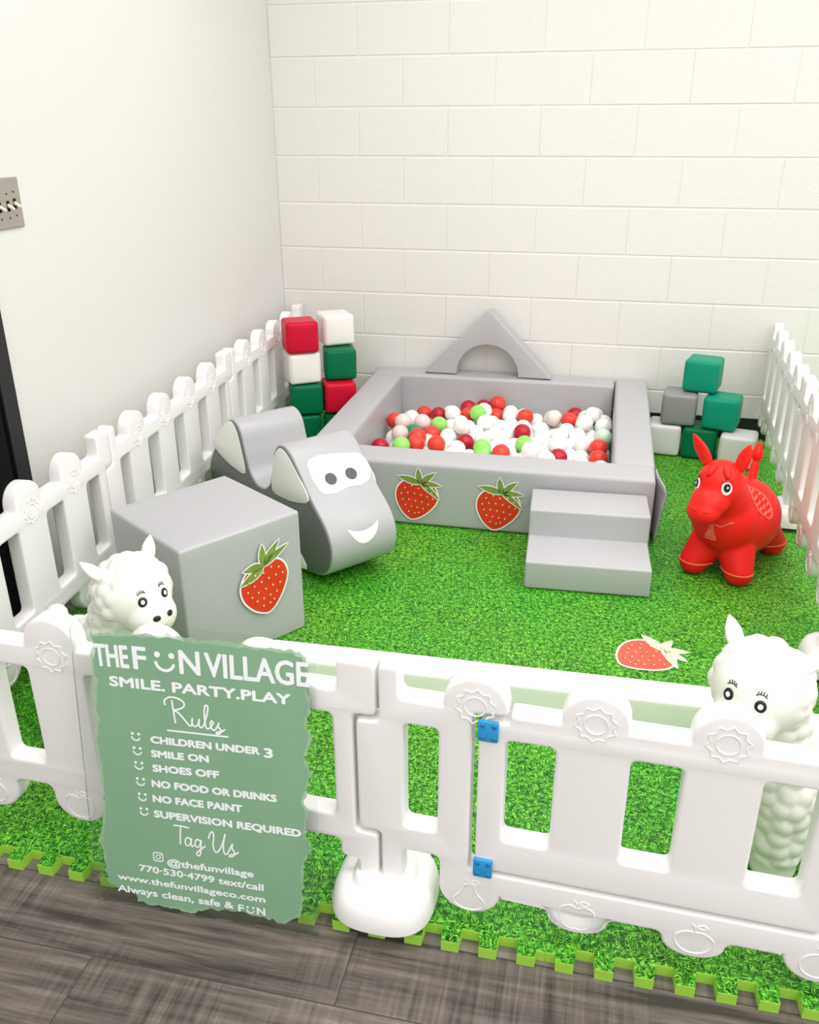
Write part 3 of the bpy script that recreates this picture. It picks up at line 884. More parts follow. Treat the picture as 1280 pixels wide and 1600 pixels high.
for y, sgn in ((-.0012, 1), (RW + .0012, -1)):
    side_piece('side_panel', inset, 'gray_dark', y)
    side_piece('hump_panel', catmull(hump_r, 3), 'plastic_cream', y - sgn * .0022)
    side_piece('hump_panel', catmull(hump_l, 3), 'plastic_cream', y - sgn * .0022)
    side_piece('rocker_panel', catmull(lens, 3), 'plastic_cream', y - sgn * .0022)
# face on the curved front
FC = RC[21 * 6:] + RC[:1]
FA = [0.0]
for a, b in zip(FC[:-1], FC[1:]): FA.append(FA[-1] + math.hypot(b[0] - a[0], b[1] - a[1]))
def on_front(w, s, off):
    for i in range(len(FC) - 1):
        if FA[i] <= s <= FA[i + 1]:
            t = (s - FA[i]) / (FA[i + 1] - FA[i]); a, b = Vector(FC[i]), Vector(FC[i + 1])
            q = a.lerp(b, t)
            p0, p1 = Vector(FC[max(0, i - 1)]), Vector(FC[min(len(FC) - 1, i + 2)])
            d = (p1 - p0).normalized(); n = Vector((-d.y, d.x))
            if n.dot(Vector((1, .4))) < 0: n = -n
            return Vector((q.x + n.x * off, w, q.y + n.y * off))
def decal(name, pts, mat, off):
    me = curve_solid(name, [[(x, -s) for x, s in pts]], 0, 0, upright=False)
    bm = bmesh.new(); bm.from_mesh(me)
    for k in range(1, 60):
        g = bm.verts[:] + bm.edges[:] + bm.faces[:]
        bmesh.ops.bisect_plane(bm, geom=g, plane_co=(0, -k * .008, 0), plane_no=(0, 1, 0))
    for v in bm.verts: v.co = on_front(v.co.x, -v.co.y, off)
    bmesh.ops.recalc_face_normals(bm, faces=bm.faces[:])
    bm.to_mesh(me); bm.free()
    o = link(name, me, mat, rk, 180)
    return o
decal('eye_patch', fillet([(.036, .092), (.090, .086), (.150, .094), (.236, .112), (.245, .160), (.232, .204), (.190, .216), (.140, .212), (.090, .220), (.042, .216), (.031, .160)], .030, 6), 'sticker_white', .0012)
for (w, s) in ((.093, .1715), (.169, .1715)):
    decal('pupil', [(w + .0205 * math.cos(2 * PI * i / 32), s + .0205 * math.sin(2 * PI * i / 32)) for i in range(32)], 'pupil', .0022)
decal('mouth', catmull([(.068, .348), (.096, .360), (.128, .363), (.158, .358), (.182, .346), (.172, .372), (.150, .395), (.124, .404), (.099, .396), (.080, .374)], 4), 'sticker_white', .0012)

# ------------------------------------------------------------------ balls
BALLS = [(771,-282,108),(682,-506,138),(1106,-197,151),(1109,-280,117),(1249,-330,137),(836,-732,149),(844,-807,144),(870,-603,120),(1447,-324,132),(1583,-744,157),(1586,-816,137),(1207,-883,156),(933,-817,151),(987,-324,128),(850,-336,123),(975,-250,139),(1038,-180,125),(1466,-180,113),(1033,-694,125),(1431,-873,151),(690,-805,118),(1261,-590,150),(1042,-396,163),(889,-532,140),(1114,-759,130),(794,-862,151),(1284,-725,145),(1132,-878,146),(792,-618,126),(1598,-673,179),(737,-577,158),(818,-552,153),(751,-697,145),(1377,-298,131),(910,-919,52),(1522,-180,52),(1124,-1076,112),(1306,-615,52),(1119,-587,112),(826,-635,52),(1311,-1038,112),(1432,-657,52),(885,-966,105),(1082,-1054,52),(968,-242,52),(788,-881,52),(863,-1066,106),(1542,-1120,52),(1482,-243,52),(1286,-412,52),(680,-373,52),(1520,-842,114),(1166,-577,52),(1409,-455,52),(1001,-842,113),(1067,-430,92),(1059,-324,152),(1598,-686,52),(1045,-494,52),(1162,-1051,52),(1535,-803,52),(1598,-845,52),(1009,-765,117),(963,-180,118),(1408,-255,52),(808,-1066,52),(1575,-960,114),(1491,-484,113),(841,-180,52),(801,-1001,95),(1449,-803,113),(1228,-822,117),(928,-437,52),(1172,-316,52),(693,-1080,52),(1278,-976,52),(1220,-748,115),(1291,-217,84),(1238,-554,52),(1048,-242,72),(1118,-780,52),(1011,-304,52),(1242,-910,52),(1190,-856,52),(1261,-284,52),(728,-361,108),(867,-572,52),(719,-929,108),(1040,-862,52),(1170,-217,116),(1329,-1079,52),(1122,-945,113),(1097,-548,52),(1235,-256,116),(1522,-694,150),(1205,-942,111),(734,-248,52),(807,-809,52),(1320,-844,162),(1001,-594,163),(1355,-672,52),(1179,-305,126),(1039,-677,52),(1311,-540,52),(865,-677,106),(1003,-432,52),(884,-241,52),(997,-989,110),(1598,-266,113),(1405,-803,52),(1266,-1120,52),(686,-694,52),(934,-478,114),(1161,-926,52),(1511,-1000,112),(947,-684,107),(1122,-245,52),(1458,-587,52),(970,-500,52),(1339,-585,113),(1211,-426,52),(1159,-703,107),(1232,-629,52),(766,-180,52),(1467,-920,52),(1598,-347,117),(1417,-497,113),(1009,-473,114),(1313,-656,114),(1389,-643,114),(734,-828,52),(1469,-1060,96),(747,-484,52),(1598,-497,117),(825,-710,52),(1546,-301,156),(809,-248,52),(1154,-818,106),(1506,-647,52),(1598,-920,52),(1261,-482,52),(1497,-914,120),(1067,-809,98),(1347,-180,52),(1045,-988,52),(1560,-245,52),(1382,-601,52),(1083,-923,52),(759,-600,52),(1516,-431,160),(1340,-765,52),(989,-797,52),(1243,-1007,115),(1448,-1023,158),(1240,-674,113),(1598,-761,52),(1033,-1068,107),(988,-939,52),(976,-636,52),(916,-1064,52),(1040,-1120,52),(1343,-510,114),(1467,-1120,52),(1282,-686,52),(1422,-180,52),(1563,-1054,117),(798,-928,114),(1250,-426,116),(758,-675,52),(1347,-1006,52),(1598,-385,52),(1084,-180,52),(1598,-418,144),(690,-889,52),(1598,-180,52),(820,-462,52),(1515,-763,113),(954,-1052,116),(1033,-619,100),(745,-1025,52),(691,-972,52),(1385,-526,52),(1311,-341,52),(800,-537,52),(1210,-708,52),(897,-278,116),(1511,-363,127),(756,-1120,52),(1236,-355,52),(1545,-423,91),(1200,-561,117),(1265,-759,52),(1360,-397,52),(1332,-1120,115),(1384,-326,52),(901,-639,52),(1532,-573,52),(1148,-440,114),(1532,-723,52),(1300,-798,106),(1357,-885,109),(1531,-960,52),(811,-1120,103),(1459,-314,52),(927,-180,52),(1442,-426,114),(860,-862,52),(1108,-706,52),(841,-316,52),(1418,-704,146),(979,-722,52),(1103,-366,107),(1405,-878,52),(990,-1040,52),(1470,-765,52),(1197,-245,52),(1561,-180,117),(1388,-934,159),(1598,-310,52),(1386,-1014,115),(978,-542,113),(1164,-1007,113),(1532,-883,52),(1509,-370,52),(949,-928,115),(945,-609,115),(915,-811,52),(1235,-180,52),(768,-332,52),(1318,-912,52),(1009,-180,52),(1491,-559,113),(933,-991,52),(1598,-888,120),(920,-356,140),(683,-192,52),(866,-1120,52),(1464,-630,114),(838,-941,52),(868,-427,96),(1598,-1120,107),(1046,-371,52),(1206,-486,124),(1459,-512,52),(678,-298,52),(965,-1120,52),(1049,-751,52),(1337,-958,108),(1354,-719,110),(760,-750,52),(925,-304,52),(983,-1120,125),(1527,-1043,52),(1017,-564,52),(1087,-479,146),(935,-759,103),(1484,-441,52),(1576,-572,113),(1392,-1120,52),(1470,-841,52),(1209,-1073,107),(1434,-384,52),(1053,-537,113),(1334,-269,52),(1365,-228,107),(1187,-497,52),(1400,-953,52),(1263,-834,52),(942,-569,52),(681,-448,52),(966,-410,113),(861,-1012,52),(1466,-998,52),(1142,-398,52),(1403,-1088,118),(1559,-647,105),(1405,-728,52),(1526,-304,83),(1204,-989,52),(1326,-426,113),(1117,-469,52),(1273,-945,146),(1598,-535,52),(818,-387,52),(746,-409,52),(1189,-377,106),(1416,-572,112),(1178,-632,123),(885,-499,52),(1598,-1070,52),(1139,-515,107),(1084,-1010,114),(712,-648,104),(1099,-660,117),(1598,-995,52),(1033,-914,107),(1335,-468,52),(1532,-498,52),(684,-602,52),(1270,-525,113),(904,-714,52),(1161,-652,52),(1473,-704,94),(1097,-316,52),(1410,-1047,52),(967,-366,52),(1191,-1120,52),(1340,-840,52),(1160,-180,52),(964,-868,52),(1373,-812,119),(764,-952,52),(1441,-962,114),(1193,-781,52),(764,-794,112),(1279,-879,110),(1598,-611,52),(862,-768,82),(1516,-240,120),(687,-770,52),(1598,-460,52),(1252,-1047,52),(892,-371,52),(788,-496,114),(1114,-855,52),(1091,-623,52),(1116,-1120,52),(1120,-989,52),(683,-527,52)]
KIND = ['orange'] * 14 + ['red'] * 8 + ['lime'] * 6 + ['green', 'mint', 'pink', 'pink', 'pink', 'beige']
BL = ['bright red ball at the back left of the pit behind the lime ball', 'bright red ball lying against the left wall of the pit',
 'bright red ball highest at the back wall, under the arch', 'bright red ball right under the highest red ball',
 'bright red ball at the back wall, right of the highest white ball', 'bright red ball in the left pit group, beside the dark green ball',
 'bright red ball at the left, just above the front wall', 'bright red ball right of the dark green ball, lower left of the lime ball',
 'bright red ball at the back right, in front of a dark red ball', 'bright red ball in the front right corner of the pit, upper of two',
 'bright red ball in the front right corner of the pit, lower of two', 'bright red ball half hidden by the middle of the front wall',
 'bright red ball, mostly buried, between white balls at the front left', 'bright red ball mostly hidden behind the lime ball at the back',
 'dark red ball at the back left, right of a bright red ball', 'dark red ball at the back wall, left of the back lime ball',
 'dark red ball at the back wall, behind the back lime ball', 'dark red ball at the back wall near the right pit wall',
 'dark red ball left of the lime ball near the front wall', 'dark red ball half hidden by the front wall, right of the middle',
 'dark red ball low at the front left corner of the pit', 'dark red ball almost buried by white balls in the middle right',
 'lime green ball at the back of the pit, in front of the dark red balls', 'lime green ball left of the middle, above the red group',
 'lime green ball near the middle of the front wall', 'lime green ball low at the front left of the pit',
 'lime green ball buried between white balls right of the middle', 'lime green ball hidden low behind the front wall in the middle',
 'dark green ball at the left beside the bright red balls', 'pale mint ball against the right wall of the pit',
 'pinkish clear ball at the left wall, beside the red ball', 'pinkish clear ball at the left, near the dark green ball',
 'pinkish clear ball left of the dark green ball', 'beige clear ball at the back, right of the arch']
bm = bmesh.new(); bmesh.ops.create_uvsphere(bm, u_segments=28, v_segments=18, radius=.0373)
bme = bm_mesh('ball', bm); bme.polygons.foreach_set('use_smooth', [True] * len(bme.polygons))
ball_mesh = {}
for k in ball_cols:
    ball_mesh[k] = bme.copy(); ball_mesh[k].materials.append(M['ball_' + k])
for i, (x, y, z) in enumerate(BALLS):
    k = KIND[i] if i < len(KIND) else 'white'
    o = bpy.data.objects.new('plastic_ball', ball_mesh[k]); COL.objects.link(o)
    o.location = (x / 1000, y / 1000, z / 1000 - .001)
    tag(o, BL[i] if i < len(BL) else 'white plastic ball in the grey ball pit', 'ball', 'white balls in the pit' if k == 'white' else 'coloured balls in the pit')

# ------------------------------------------------------------------ bouncy animals
def surf(bvh, origin, direction):
    """first hit looking inwards from far outside along -direction"""
    d = Vector(direction).normalized()
    h = bvh.ray_cast(Vector(origin) + d * 1.0, -d)
    return (h[0], h[1]) if h[0] is not None else (Vector(origin) + d * .05, d)
def inner_hit(bvh, origin, direction):
    h = bvh.ray_cast(Vector(origin), Vector(direction).normalized())
    if h[0] is None: return Vector(origin), Vector(direction)
    n = h[1] if h[1].dot(Vector(direction)) > 0 else -h[1]
    return h[0], n
def disc_on(name, bvh, origin, direction, radii, mat, parent, off, up=(0, 0, 1), shift=(0, 0), dome=.25):
    p_, n = surf(bvh, origin, direction)
    n = n.normalized(); x = Vector(up).cross(n).normalized(); y = n.cross(x)
    bm = bmesh.new(); bmesh.ops.create_uvsphere(bm, u_segments=24, v_segments=12, radius=1)
    me = bm_mesh(name, bm)
    r0 = min(radii)
    for v in me.vertices:
        c = v.co
        v.co = p_ + x * (c.x * radii[0] + shift[0]) + y * (c.y * radii[1] + shift[1]) + n * (off + c.z * r0 * dome)
    return link(name, me, mat, parent, 60)
def line_on(name, bvh, rays, r, mat, parent, cyclic=False, off=0.0005, inside=False):
    """thin printed line following the skin; rays = list of polylines of (origin, direction)"""
    paths = []
    for pl in rays:
        path = []
        for o_, d_ in pl:
            p_, n = surf(bvh, o_, d_) if not inside else inner_hit(bvh, o_, d_); path.append(tuple(p_ + n * off))
        paths.append(path)
    return link(name, tube_mesh(name, paths, r, cyclic=cyclic, seg=1), mat, parent, 60)
def ear_mesh(name, base, tip, width, thick, side):
    """leaf-shaped ear from base to tip with a hollow front"""
    base, tip = Vector(base), Vector(tip); ax = tip - base; L = ax.length; ax.normalize()
    sd = Vector(side); sd = (sd - ax * sd.dot(ax)).normalized(); fr = ax.cross(sd)
    bm = bmesh.new(); rings = []; NS, NR = 20, 14
    for i in range(NR + 1):
        t = i / NR
        w = width * max(.03, math.sin(PI * (.20 + .80 * t))) ** .75
        th = thick * math.sqrt(max(0.0, 1 - t ** 2)) + .0006
        c = base + ax * (L * t)
        rings.append([bm.verts.new(c + sd * (w * math.cos(2 * PI * k / NS)) + fr * (th * math.sin(2 * PI * k / NS))) for k in range(NS)])
    for A, B in zip(rings[:-1], rings[1:]):
        for k in range(NS): bm.faces.new((A[k], A[(k + 1) % NS], B[(k + 1) % NS], B[k]))
    bm.faces.new(rings[-1]); bm.faces.new(rings[0][::-1])
    bmesh.ops.recalc_face_normals(bm, faces=bm.faces[:])
    return bm_mesh(name, bm)

# ---- red bouncy horse
hb = [((-.015, 0, .162), (.182, .136, .130), E3(0, -6, 0)),
      ((.100, 0, .190), (.090, .100, .110), E3()),
      ((.155, -.018, .322), (.080, .072, .082), E3(0, 10, -6)),
      ((.210, -.027, .288), (.070, .058, .050), E3(0, 30, -8)),
      ((.242, -.033, .262), (.045, .052, .040), E3(0, 20, -8))]
hc = [((.10, .045, .10), .060, (.135, .072, .040), .046), ((.10, -.045, .10), .060, (.135, -.072, .040), .046),
      ((-.12, .055, .10), .062, (-.160, .092, .038), .047), ((-.12, -.055, .10), .062, (-.160, -.092, .038), .047),
      ((.08, 0, .21), .090, (.145, -.008, .305), .066)]
hm = blob_mesh('bouncy_horse', hb, hc, .0055, 10)
# flatten the soles on the mat
for v in hm.vertices:
    if v.co.z < .003: v.co.z = .003
# embossed forelock
horse = link('bouncy_horse', hm, 'horse', None, 180)
bvh = BVHTree.FromPolygons([v.co for v in hm.vertices], [list(f.vertices) for f in hm.polygons])
for s in (1, -1):
    e = link('ear', ear_mesh('ear', (.135, -.022 + .046 * s, .375), (.122, -.044 + .088 * s, .458), .023, .010, (.30, 1.0, 0)), 'horse', horse, 180)
    H0 = Vector((.165, -.020, .320))      # middle of the head
    dr = Vector((.054, .0385, .020)).normalized() if s > 0 else Vector((.042, -.053, .010)).normalized()
    disc_on('eye', bvh, H0, dr, (.0165, .0200), 'eye_white', horse, .0002, dome=.22)
    ey = disc_on('pupil', bvh, H0, dr, (.0108, .0140), 'ink', horse, .0034, shift=(0, .0035), dome=.22)
    disc_on('eye_glint', bvh, H0, dr, (.0030, .0033), 'eye_white', ey, .0060, shift=(.001, .004), dome=.3)
    lash = []
    sv = Vector((0, 0, 1)).cross(dr).normalized()
    for a0, a1, e0, e1 in ((-.12, -.24, .24, .44), (-.02, -.04, .27, .56), (.10, .26, .25, .48)):
        lash.append([(H0, dr + sv * (a0 + (a1 - a0) * t) + Vector((0, 0, e0 + (e1 - e0) * t))) for t in (0, .25, .5, .75, 1)])
    line_on('eyelash', bvh, lash, .0010, 'ink', horse)
    disc_on('nostril', bvh, (.242, -.033, .262), (.80, .45 * s, .35), (.010, .007), 'horse', horse, -.001, dome=.45)
# forelock curls
for a in ((.02, .0), (-.022, .012)):
    disc_on('forelock', bvh, (.155, -.012, .330), (.60, a[0] * 14, .75 - a[1] * 8), (.012, .024), 'horse', horse, .001, dome=.8)
tail = blob_mesh('tail', [((-.160, 0, .335), (.020, .019, .026), E3(0, -12, 0))], [((-.130, 0, .250), .017, (-.150, 0, .300), .014), ((-.163, 0, .350), .015, (-.167, 0, .368), .009)], .004, 4)
link('tail', tail, 'horse', horse, 180)
# hoof bands
for (cx, cy) in ((.135, .072), (.135, -.072), (-.160, .092), (-.160, -.092)):
    fwd = 0 if cx > 0 else 0
    ring = [((cx, cy, .046), (math.cos(a), math.sin(a), 0)) for a in [R(-95 + 190 * i / 16) if cx > 0 else R((180 if False else 0) + (90 if cy > 0 else -90) - 95 + 190 * i / 16) for i in range(17)]]
    line_on('hoof_stripe', bvh, [ring], .0028, 'horse_mark', horse, inside=True)
# saddle blanket print across the back and the bell print on the chest
ctr = Vector((.055, 0, .165))
edge = [(.030, .034, .290), (.020, .055, .280), (.018, .074, .269), (.020, .096, .250), (.026, .112, .230), (.038, .119, .214), (.058, .116, .209), (.0735, .1015, .224), (.090, .084, .2505), (.098, .062, .270), (.085, .040, .286), (.055, .030, .294)]
for s in (1, -1):
    loop = catmull([(x, y * s, z) for x, y, z in edge], 4)
    line_on('saddle_print', bvh, [[(ctr, Vector(q) - ctr) for q in loop]], .0030, 'horse_mark', horse, cyclic=True, inside=True)
    dashes = []
    for k, (aa, xs) in enumerate(((24, (.040, .066)), (33, (.030, .054, .078)), (42, (.036, .060, .082)), (51, (.034, .056, .076)), (60, (.042, .062)))):
        for x0 in xs:
            q = [Vector((x0 + dx, s * .12 * math.sin(R(aa + dx * 120)), .165 + .12 * math.cos(R(aa + dx * 120)))) for dx in (-.008, 0, .008)]
            dashes.append([(ctr, w - ctr) for w in q])
    line_on('saddle_dash_print', bvh, dashes, .0040, 'horse_mark', horse, inside=True)
cb = Vector((.08, 0, .15))
def chest(y, z): return ((.08, y, z), (1, 0, 0))
bell = [chest(-.006 + .018 * w * (1 + 1.2 * (.190 - z) / .06) * .6, z) for z in [.190, .18, .17, .16, .15, .142] for w in (-1, 1)]
paths = []
for i, z in enumerate([.196, .190, .184, .178, .172, .166, .160, .154]):
    hw = .006 + .0012 * i + (.003 if i > 5 else 0)
    paths.append([chest(-.017 - hw + 2 * hw * q / 4, z + .006) for q in range(5)])
paths.append([chest(-.017 - .018 + .036 * q / 4, .152) for q in range(5)])
line_on('bell_print', bvh, paths, .0030, 'horse_mark', horse)
line_on('strap_print', bvh, [[chest(-.006 + .05 * t, .205 - .006 * math.sin(t * 5) + .008 * t) for t in [i / 10 for i in range(11)]]], .0026, 'horse_mark', horse)
HH = math.atan2(-.917, -.40)
horse.location = (2.034, -1.382, MT); horse.rotation_euler = (0, 0, HH)
horse.scale = (1.0, 1.0, 1.0)
tag(horse, 'red rubber bouncy horse standing on the mat by the right fence', 'bouncy toy')

# ---- white bouncy alpacas
def alpaca(name, loc, yaw, head_yaw, head_z, label, tail_at):
    hy = R(head_yaw); c, s_ = math.cos(hy), math.sin(hy)
    hx0 = .120
    def H(x, y, z): return (hx0 + x * c - y * s_, x * s_ + y * c, head_z + z)
    rz = E3(0, 12, head_yaw)
    balls = [((-.030, 0, .205), (.112, .088, .088), E3()),
             ((.055, 0, .235), (.072, .082, .095), E3()),
             (H(0, 0, 0), (.088, .084, .080), rz),
             (H(.062, 0, -.034), (.052, .056, .048), rz)]
    caps = [((.055, 0, .25), .080, H(-.02, 0, -.03), .074)]
    for lx, ly in ((.055, .050), (.055, -.050), (-.088, .050), (-.088, -.050)):
        caps.append(((lx, ly, .20), .052, (lx, ly, .060), .045))
        caps.append(((lx, ly, .07), .042, (lx, ly, .034), .043))
    me = blob_mesh(name, balls, caps, .0050, 6)
    # tufts of moulded wool, left out on the face and the hooves
    vs = me.vertices; nrm = [v.normal.copy() for v in vs]
    rnd = random.Random(7); order = list(range(len(vs))); rnd.shuffle(order)
    seeds = []; cell = {}; sp = .027
    for i in order:
        q = vs[i].co; key = tuple(int(math.floor(a / sp)) for a in q); ok = True
        for dx in (-1, 0, 1):
            for dy in (-1, 0, 1):
                for dz in (-1, 0, 1):
                    for w in cell.get((key[0] + dx, key[1] + dy, key[2] + dz), ()):
                        if (w - q).length < sp: ok = False
        if ok: cell.setdefault(key, []).append(q.copy()); seeds.append(q.copy())
    kd = kdtree.KDTree(len(seeds))
    for i, q in enumerate(seeds): kd.insert(q, i)
    kd.balance()
    Hc = Vector(H(0, 0, 0)); fd = Vector((c, s_, -.10)).normalized()
    for v, n in zip(vs, nrm):
        q = v.co.copy()
        d = kd.find(q)[2]
        amp = .0075 * (1 - (d / .0205) ** 2)
        w = 1.0
        rel = (q - Hc)
        if rel.length < .14 and q.z > head_z - .10:
            f = rel.normalized().dot(fd)
            w = min(1, max(0, (.50 - f) / .18))
        if q.z < .075: w *= max(0, (q.z - .055) / .02)
        v.co = q + n * (amp * w)
    for v in vs:
        if v.co.z < .0005: v.co.z = .0005
    o = link(name, me, 'alpaca', None, 180)
    bvh = BVHTree.FromPolygons([v.co for v in me.vertices], [list(f.vertices) for f in me.polygons])
    for s in (1, -1):
        link('ear', ear_mesh('ear', H(-.012, .054 * s, .048), H(-.040, .088 * s, .092), .0155, .009, (c * .6 - s_ * s * .8, s_ * .6 + c * s * .8, -.5)), 'alpaca', o, 180)
        H0 = Vector(H(.0, 0, .0)); dl = (.93, .315 * s, .15)
        dr = Vector((dl[0] * c - dl[1] * s_, dl[0] * s_ + dl[1] * c, dl[2]))
        ring = disc_on('eye', bvh, H0, dr, (.0098, .0112), 'ink', o, .0004, dome=.25)
        disc_on('pupil', bvh, H0, dr, (.0046, .0052), 'eye_white', ring, .0022, dome=.3)
        def D(a, b): 
            l = (dl[0], dl[1] + a * s, dl[2] + b); return (H0, Vector((l[0] * c - l[1] * s_, l[0] * s_ + l[1] * c, l[2])))
        lash = [[D(-.12 + .24 * t, .205 + .05 * math.sin(PI * t)) for t in [i / 8 for i in range(9)]]]
        for t in (0.1, .35, .6, .85):
            a = -.12 + .24 * t
            lash.append([D(a, .21 + .05 * math.sin(PI * t)), D(a + .025, .29 + .05 * math.sin(PI * t))])
        line_on('eyelash', bvh, lash, .0009, 'ink', o)
        dn = (.97, .145 * s, -.19)
        dnr = Vector((dn[0] * c - dn[1] * s_, dn[0] * s_ + dn[1] * c, dn[2]))
        disc_on('nostril', bvh, H0, dnr, (.0085, .0066), 'ink', o, .0004, dome=.3)
    def D2(a, b):
        l = (.97, a, b + .16); return (H0, Vector((l[0] * c - l[1] * s_, l[0] * s_ + l[1] * c, l[2])))
    line_on('mouth', bvh, [[D2(0, -.50), D2(0, -.58), D2(0, -.66)], [D2(-.10, -.70), D2(-.05, -.67), D2(0, -.66), D2(.05, -.67), D2(.10, -.70)]], .0009, 'ink_red', o)
    tl = blob_mesh('tail', [(tail_at, (.026, .026, .026), E3())], [(tail_at, .02, (tail_at[0] + .03, tail_at[1], tail_at[2] - .05), .022)], .004, 3)
    link('tail', tl, 'alpaca', o, 180)
    o.location = loc; o.rotation_euler = (0, 0, R(yaw))
    return tag(o, label, 'bouncy toy', 'white bouncy alpacas')
alpaca('bouncy_alpaca', (.490, -2.621, MT), -12, -15, .405, 'white rubber bouncy alpaca beside the big grey cube, behind the sign', (-.134, .008, .280))
alpaca('bouncy_alpaca', (1.976, -2.687, MT), 223.5, 18, .435, 'white rubber bouncy alpaca behind the gate at the right', (-.134, 0, .280))

# ------------------------------------------------------------------ rules sign
SW_, SH_ = .435, .583
sign = link('rules_sign', curve_solid('rules_sign', [[(.001, 0), (SW_ - .001, 0), (SW_, .001)] + arc(SW_ - .030, SH_ - .030, .030, 0, 90, 8) + arc(.030, SH_ - .030, .030, 90, 180, 8) + [(0, .001)]], .003, .0005, 1), 'acrylic')
ux = Vector((.99956, .02967, 0)); up = Vector((-.0034, .1160, .99324)).normalized(); nn = ux.cross(up)
sign.matrix_world = Matrix(((ux.x, -nn.x, up.x, .7108), (ux.y, -nn.y, up.y, -3.0772), (ux.z, -nn.z, up.z, FL + .0006), (0, 0, 0, 1))) @ Matrix.Scale(1.012, 4)
tag(sign, 'clear acrylic rules sign with sage green paint and white lettering, leaning on the fence', 'sign')
OUT = [(.037,.556),(.072,.564),(.111,.567),(.141,.567),(.182,.571),(.211,.566),(.256,.568),(.299,.568),(.332,.567),(.368,.566),(.403,.566),(.421,.558),(.427,.537),(.422,.507),(.428,.477),(.421,.437),(.427,.406),(.416,.368),(.427,.341),(.422,.312),(.413,.282),(.420,.253),(.413,.218),(.426,.19),(.412,.157),(.408,.112),(.409,.076),(.404,.036),(.372,.015),(.348,.020),(.316,.023),(.284,.026),(.252,.025),(.21,.015),(.185,.004),(.156,.009),(.123,.010),(.085,.012),(.080,.027),(.058,.034),(.030,.040),(.022,.07),(.025,.103),(.018,.138),(.030,.195),(.036,.231),(.031,.278),(.032,.309),(.028,.35),(.036,.393),(.034,.434),(.041,.467),(.033,.502),(.041,.531)]
def jag(pts, n, amp, seed):
    rnd = random.Random(seed); out = []
    for i in range(len(pts)):
        a, b = Vector(pts[i]), Vector(pts[(i + 1) % len(pts)])
        for k in range(n):
            q = a.lerp(b, k / n); out.append((min(.4345, max(.0005, q.x + rnd.uniform(-amp, amp))), min(.5825, max(.0008, q.y + rnd.uniform(-amp, amp)))))
    return out
p1 = link('paint', curve_solid('paint', [jag(OUT, 4, .0035, 2)], .0003, 0), 'paint_thin', sign); p1.location = (0, -.0018, 0)
p1['label'] = 'thin streaky green paint edge'
inner = [(.2175 + (x - .2175) * .972, .288 + (y - .288) * .978) for x, y in OUT]
p2 = link('paint', curve_solid('paint', [jag(inner, 4, .0022, 5)], .0003, 0), 'paint', sign); p2.location = (0, -.0022, 0)
LY = -.0025
def words(body, u, v, w, h, ang=.8, bold=.0005, name='lettering'):
    o = link(name, text_mesh(name, body, h, w, bold), 'lettering', sign)
    o.location = (u, LY, v); o.rotation_euler = (0, R(-ang), 0); return o
words('THE', .0435, .4975, .064, .0460, 2.0, .0014)
words('F', .1145, .4998, .0255, .0465, 1.2, .0014)
words('N', .1985, .5005, .038, .0480, .8, .0014)
words('VILLAGE', .2440, .5010, .182, .0480, .5, .0014)
words('SMILE. PARTY.PLAY', .0669, .4620, .3268, .0215, .7, .0013)
words('CHILDREN UNDER', .1354, .3585, .2011, .0160, 1.2, .0012)
words('3', .3432, .3590, .0165, .0205, .8, .0013)
words('SMILE ON', .1345, .3305, .1081, .0158, 1.8, .0012)
words('SHOES OFF', .135, .3010, .1253, .0162, 1.8, .0012)
words('NO FOOD OR DRINKS', .1311, .2690, .233, .0163, .9, .0012)
words('NO FACE PAINT', .1307, .2375, .1694, .0165, 1.4, .0012)
words('SUPERVISION REQUIRED', .1304, .2055, .2764, .0168, .5, .0012)
words('@thefunvillage', .1493, .1045, .1667, .0160, .9, .0008)
words('770\u00b7530\u00b74799 text/call', .0924, .0830, .2416, .0158, -.5, .0008)
words('www.thefunvillageco.com', .0471, .0565, .2893, .0150, -.2, .0008)
words('Always clean, safe &', .0447, .0295, .2300, .0165, .2, .0008)
words('F', .2834, .0270, .0115, .0175, 1, .0008)
words('N', .3190, .0268, .0165, .0175, 1, .0008)
def flat_mesh_obj(name, polys):
    me = curve_solid(name, polys, .0004, 0)
    o = link(name, me, 'lettering', sign); o.location = (0, LY, 0); return o
def stroke(pts, w):
    """closed outline round a polyline with round ends"""
    L_, R_ = [], []
    n = len(pts)
    for i in range(n):
        a, b = Vector(pts[max(0, i - 1)]), Vector(pts[min(n - 1, i + 1)]); t = (b - a).normalized(); nrm = Vector((-t.y, t.x)) * w / 2
        L_.append(tuple(Vector(pts[i]) + nrm)); R_.append(tuple(Vector(pts[i]) - nrm))
    a = Vector(pts[-1]) - Vector(pts[-2]); a.normalize(); e1 = tuple(Vector(pts[-1]) + a * w * .45)
    b = Vector(pts[0]) - Vector(pts[1]); b.normalize(); e0 = tuple(Vector(pts[0]) + b * w * .45)
    return L_ + [e1] + R_[::-1] + [e0]
def circ(x, y, r, n=18): return [(x + r * math.cos(2 * PI * i / n), y + r * math.sin(2 * PI * i / n)) for i in range(n)]
def smile(x, y, s, name='smiley', we=.16):
    """two dots over a curved mouth; s = overall width"""
    flat_mesh_obj(name, [circ(x - s * .36, y + s * .36, s * we), circ(x + s * .36, y + s * .36, s * we), stroke([(x + s * .46 * math.cos(R(a)), y + s * .02 + s * .46 * math.sin(R(a))) for a in range(188, 353, 12)], s * .15)])
smile(.1725, .5195, .036, 'smiley', .15)
for (x, y) in ((.1078, .3675), (.1087, .3390), (.1093, .3095), (.1100, .2765), (.1110, .2450), (.1118, .2145)): smile(x, y, .0165)
smile(.3070, .0345, .0150, 'smiley', .15)
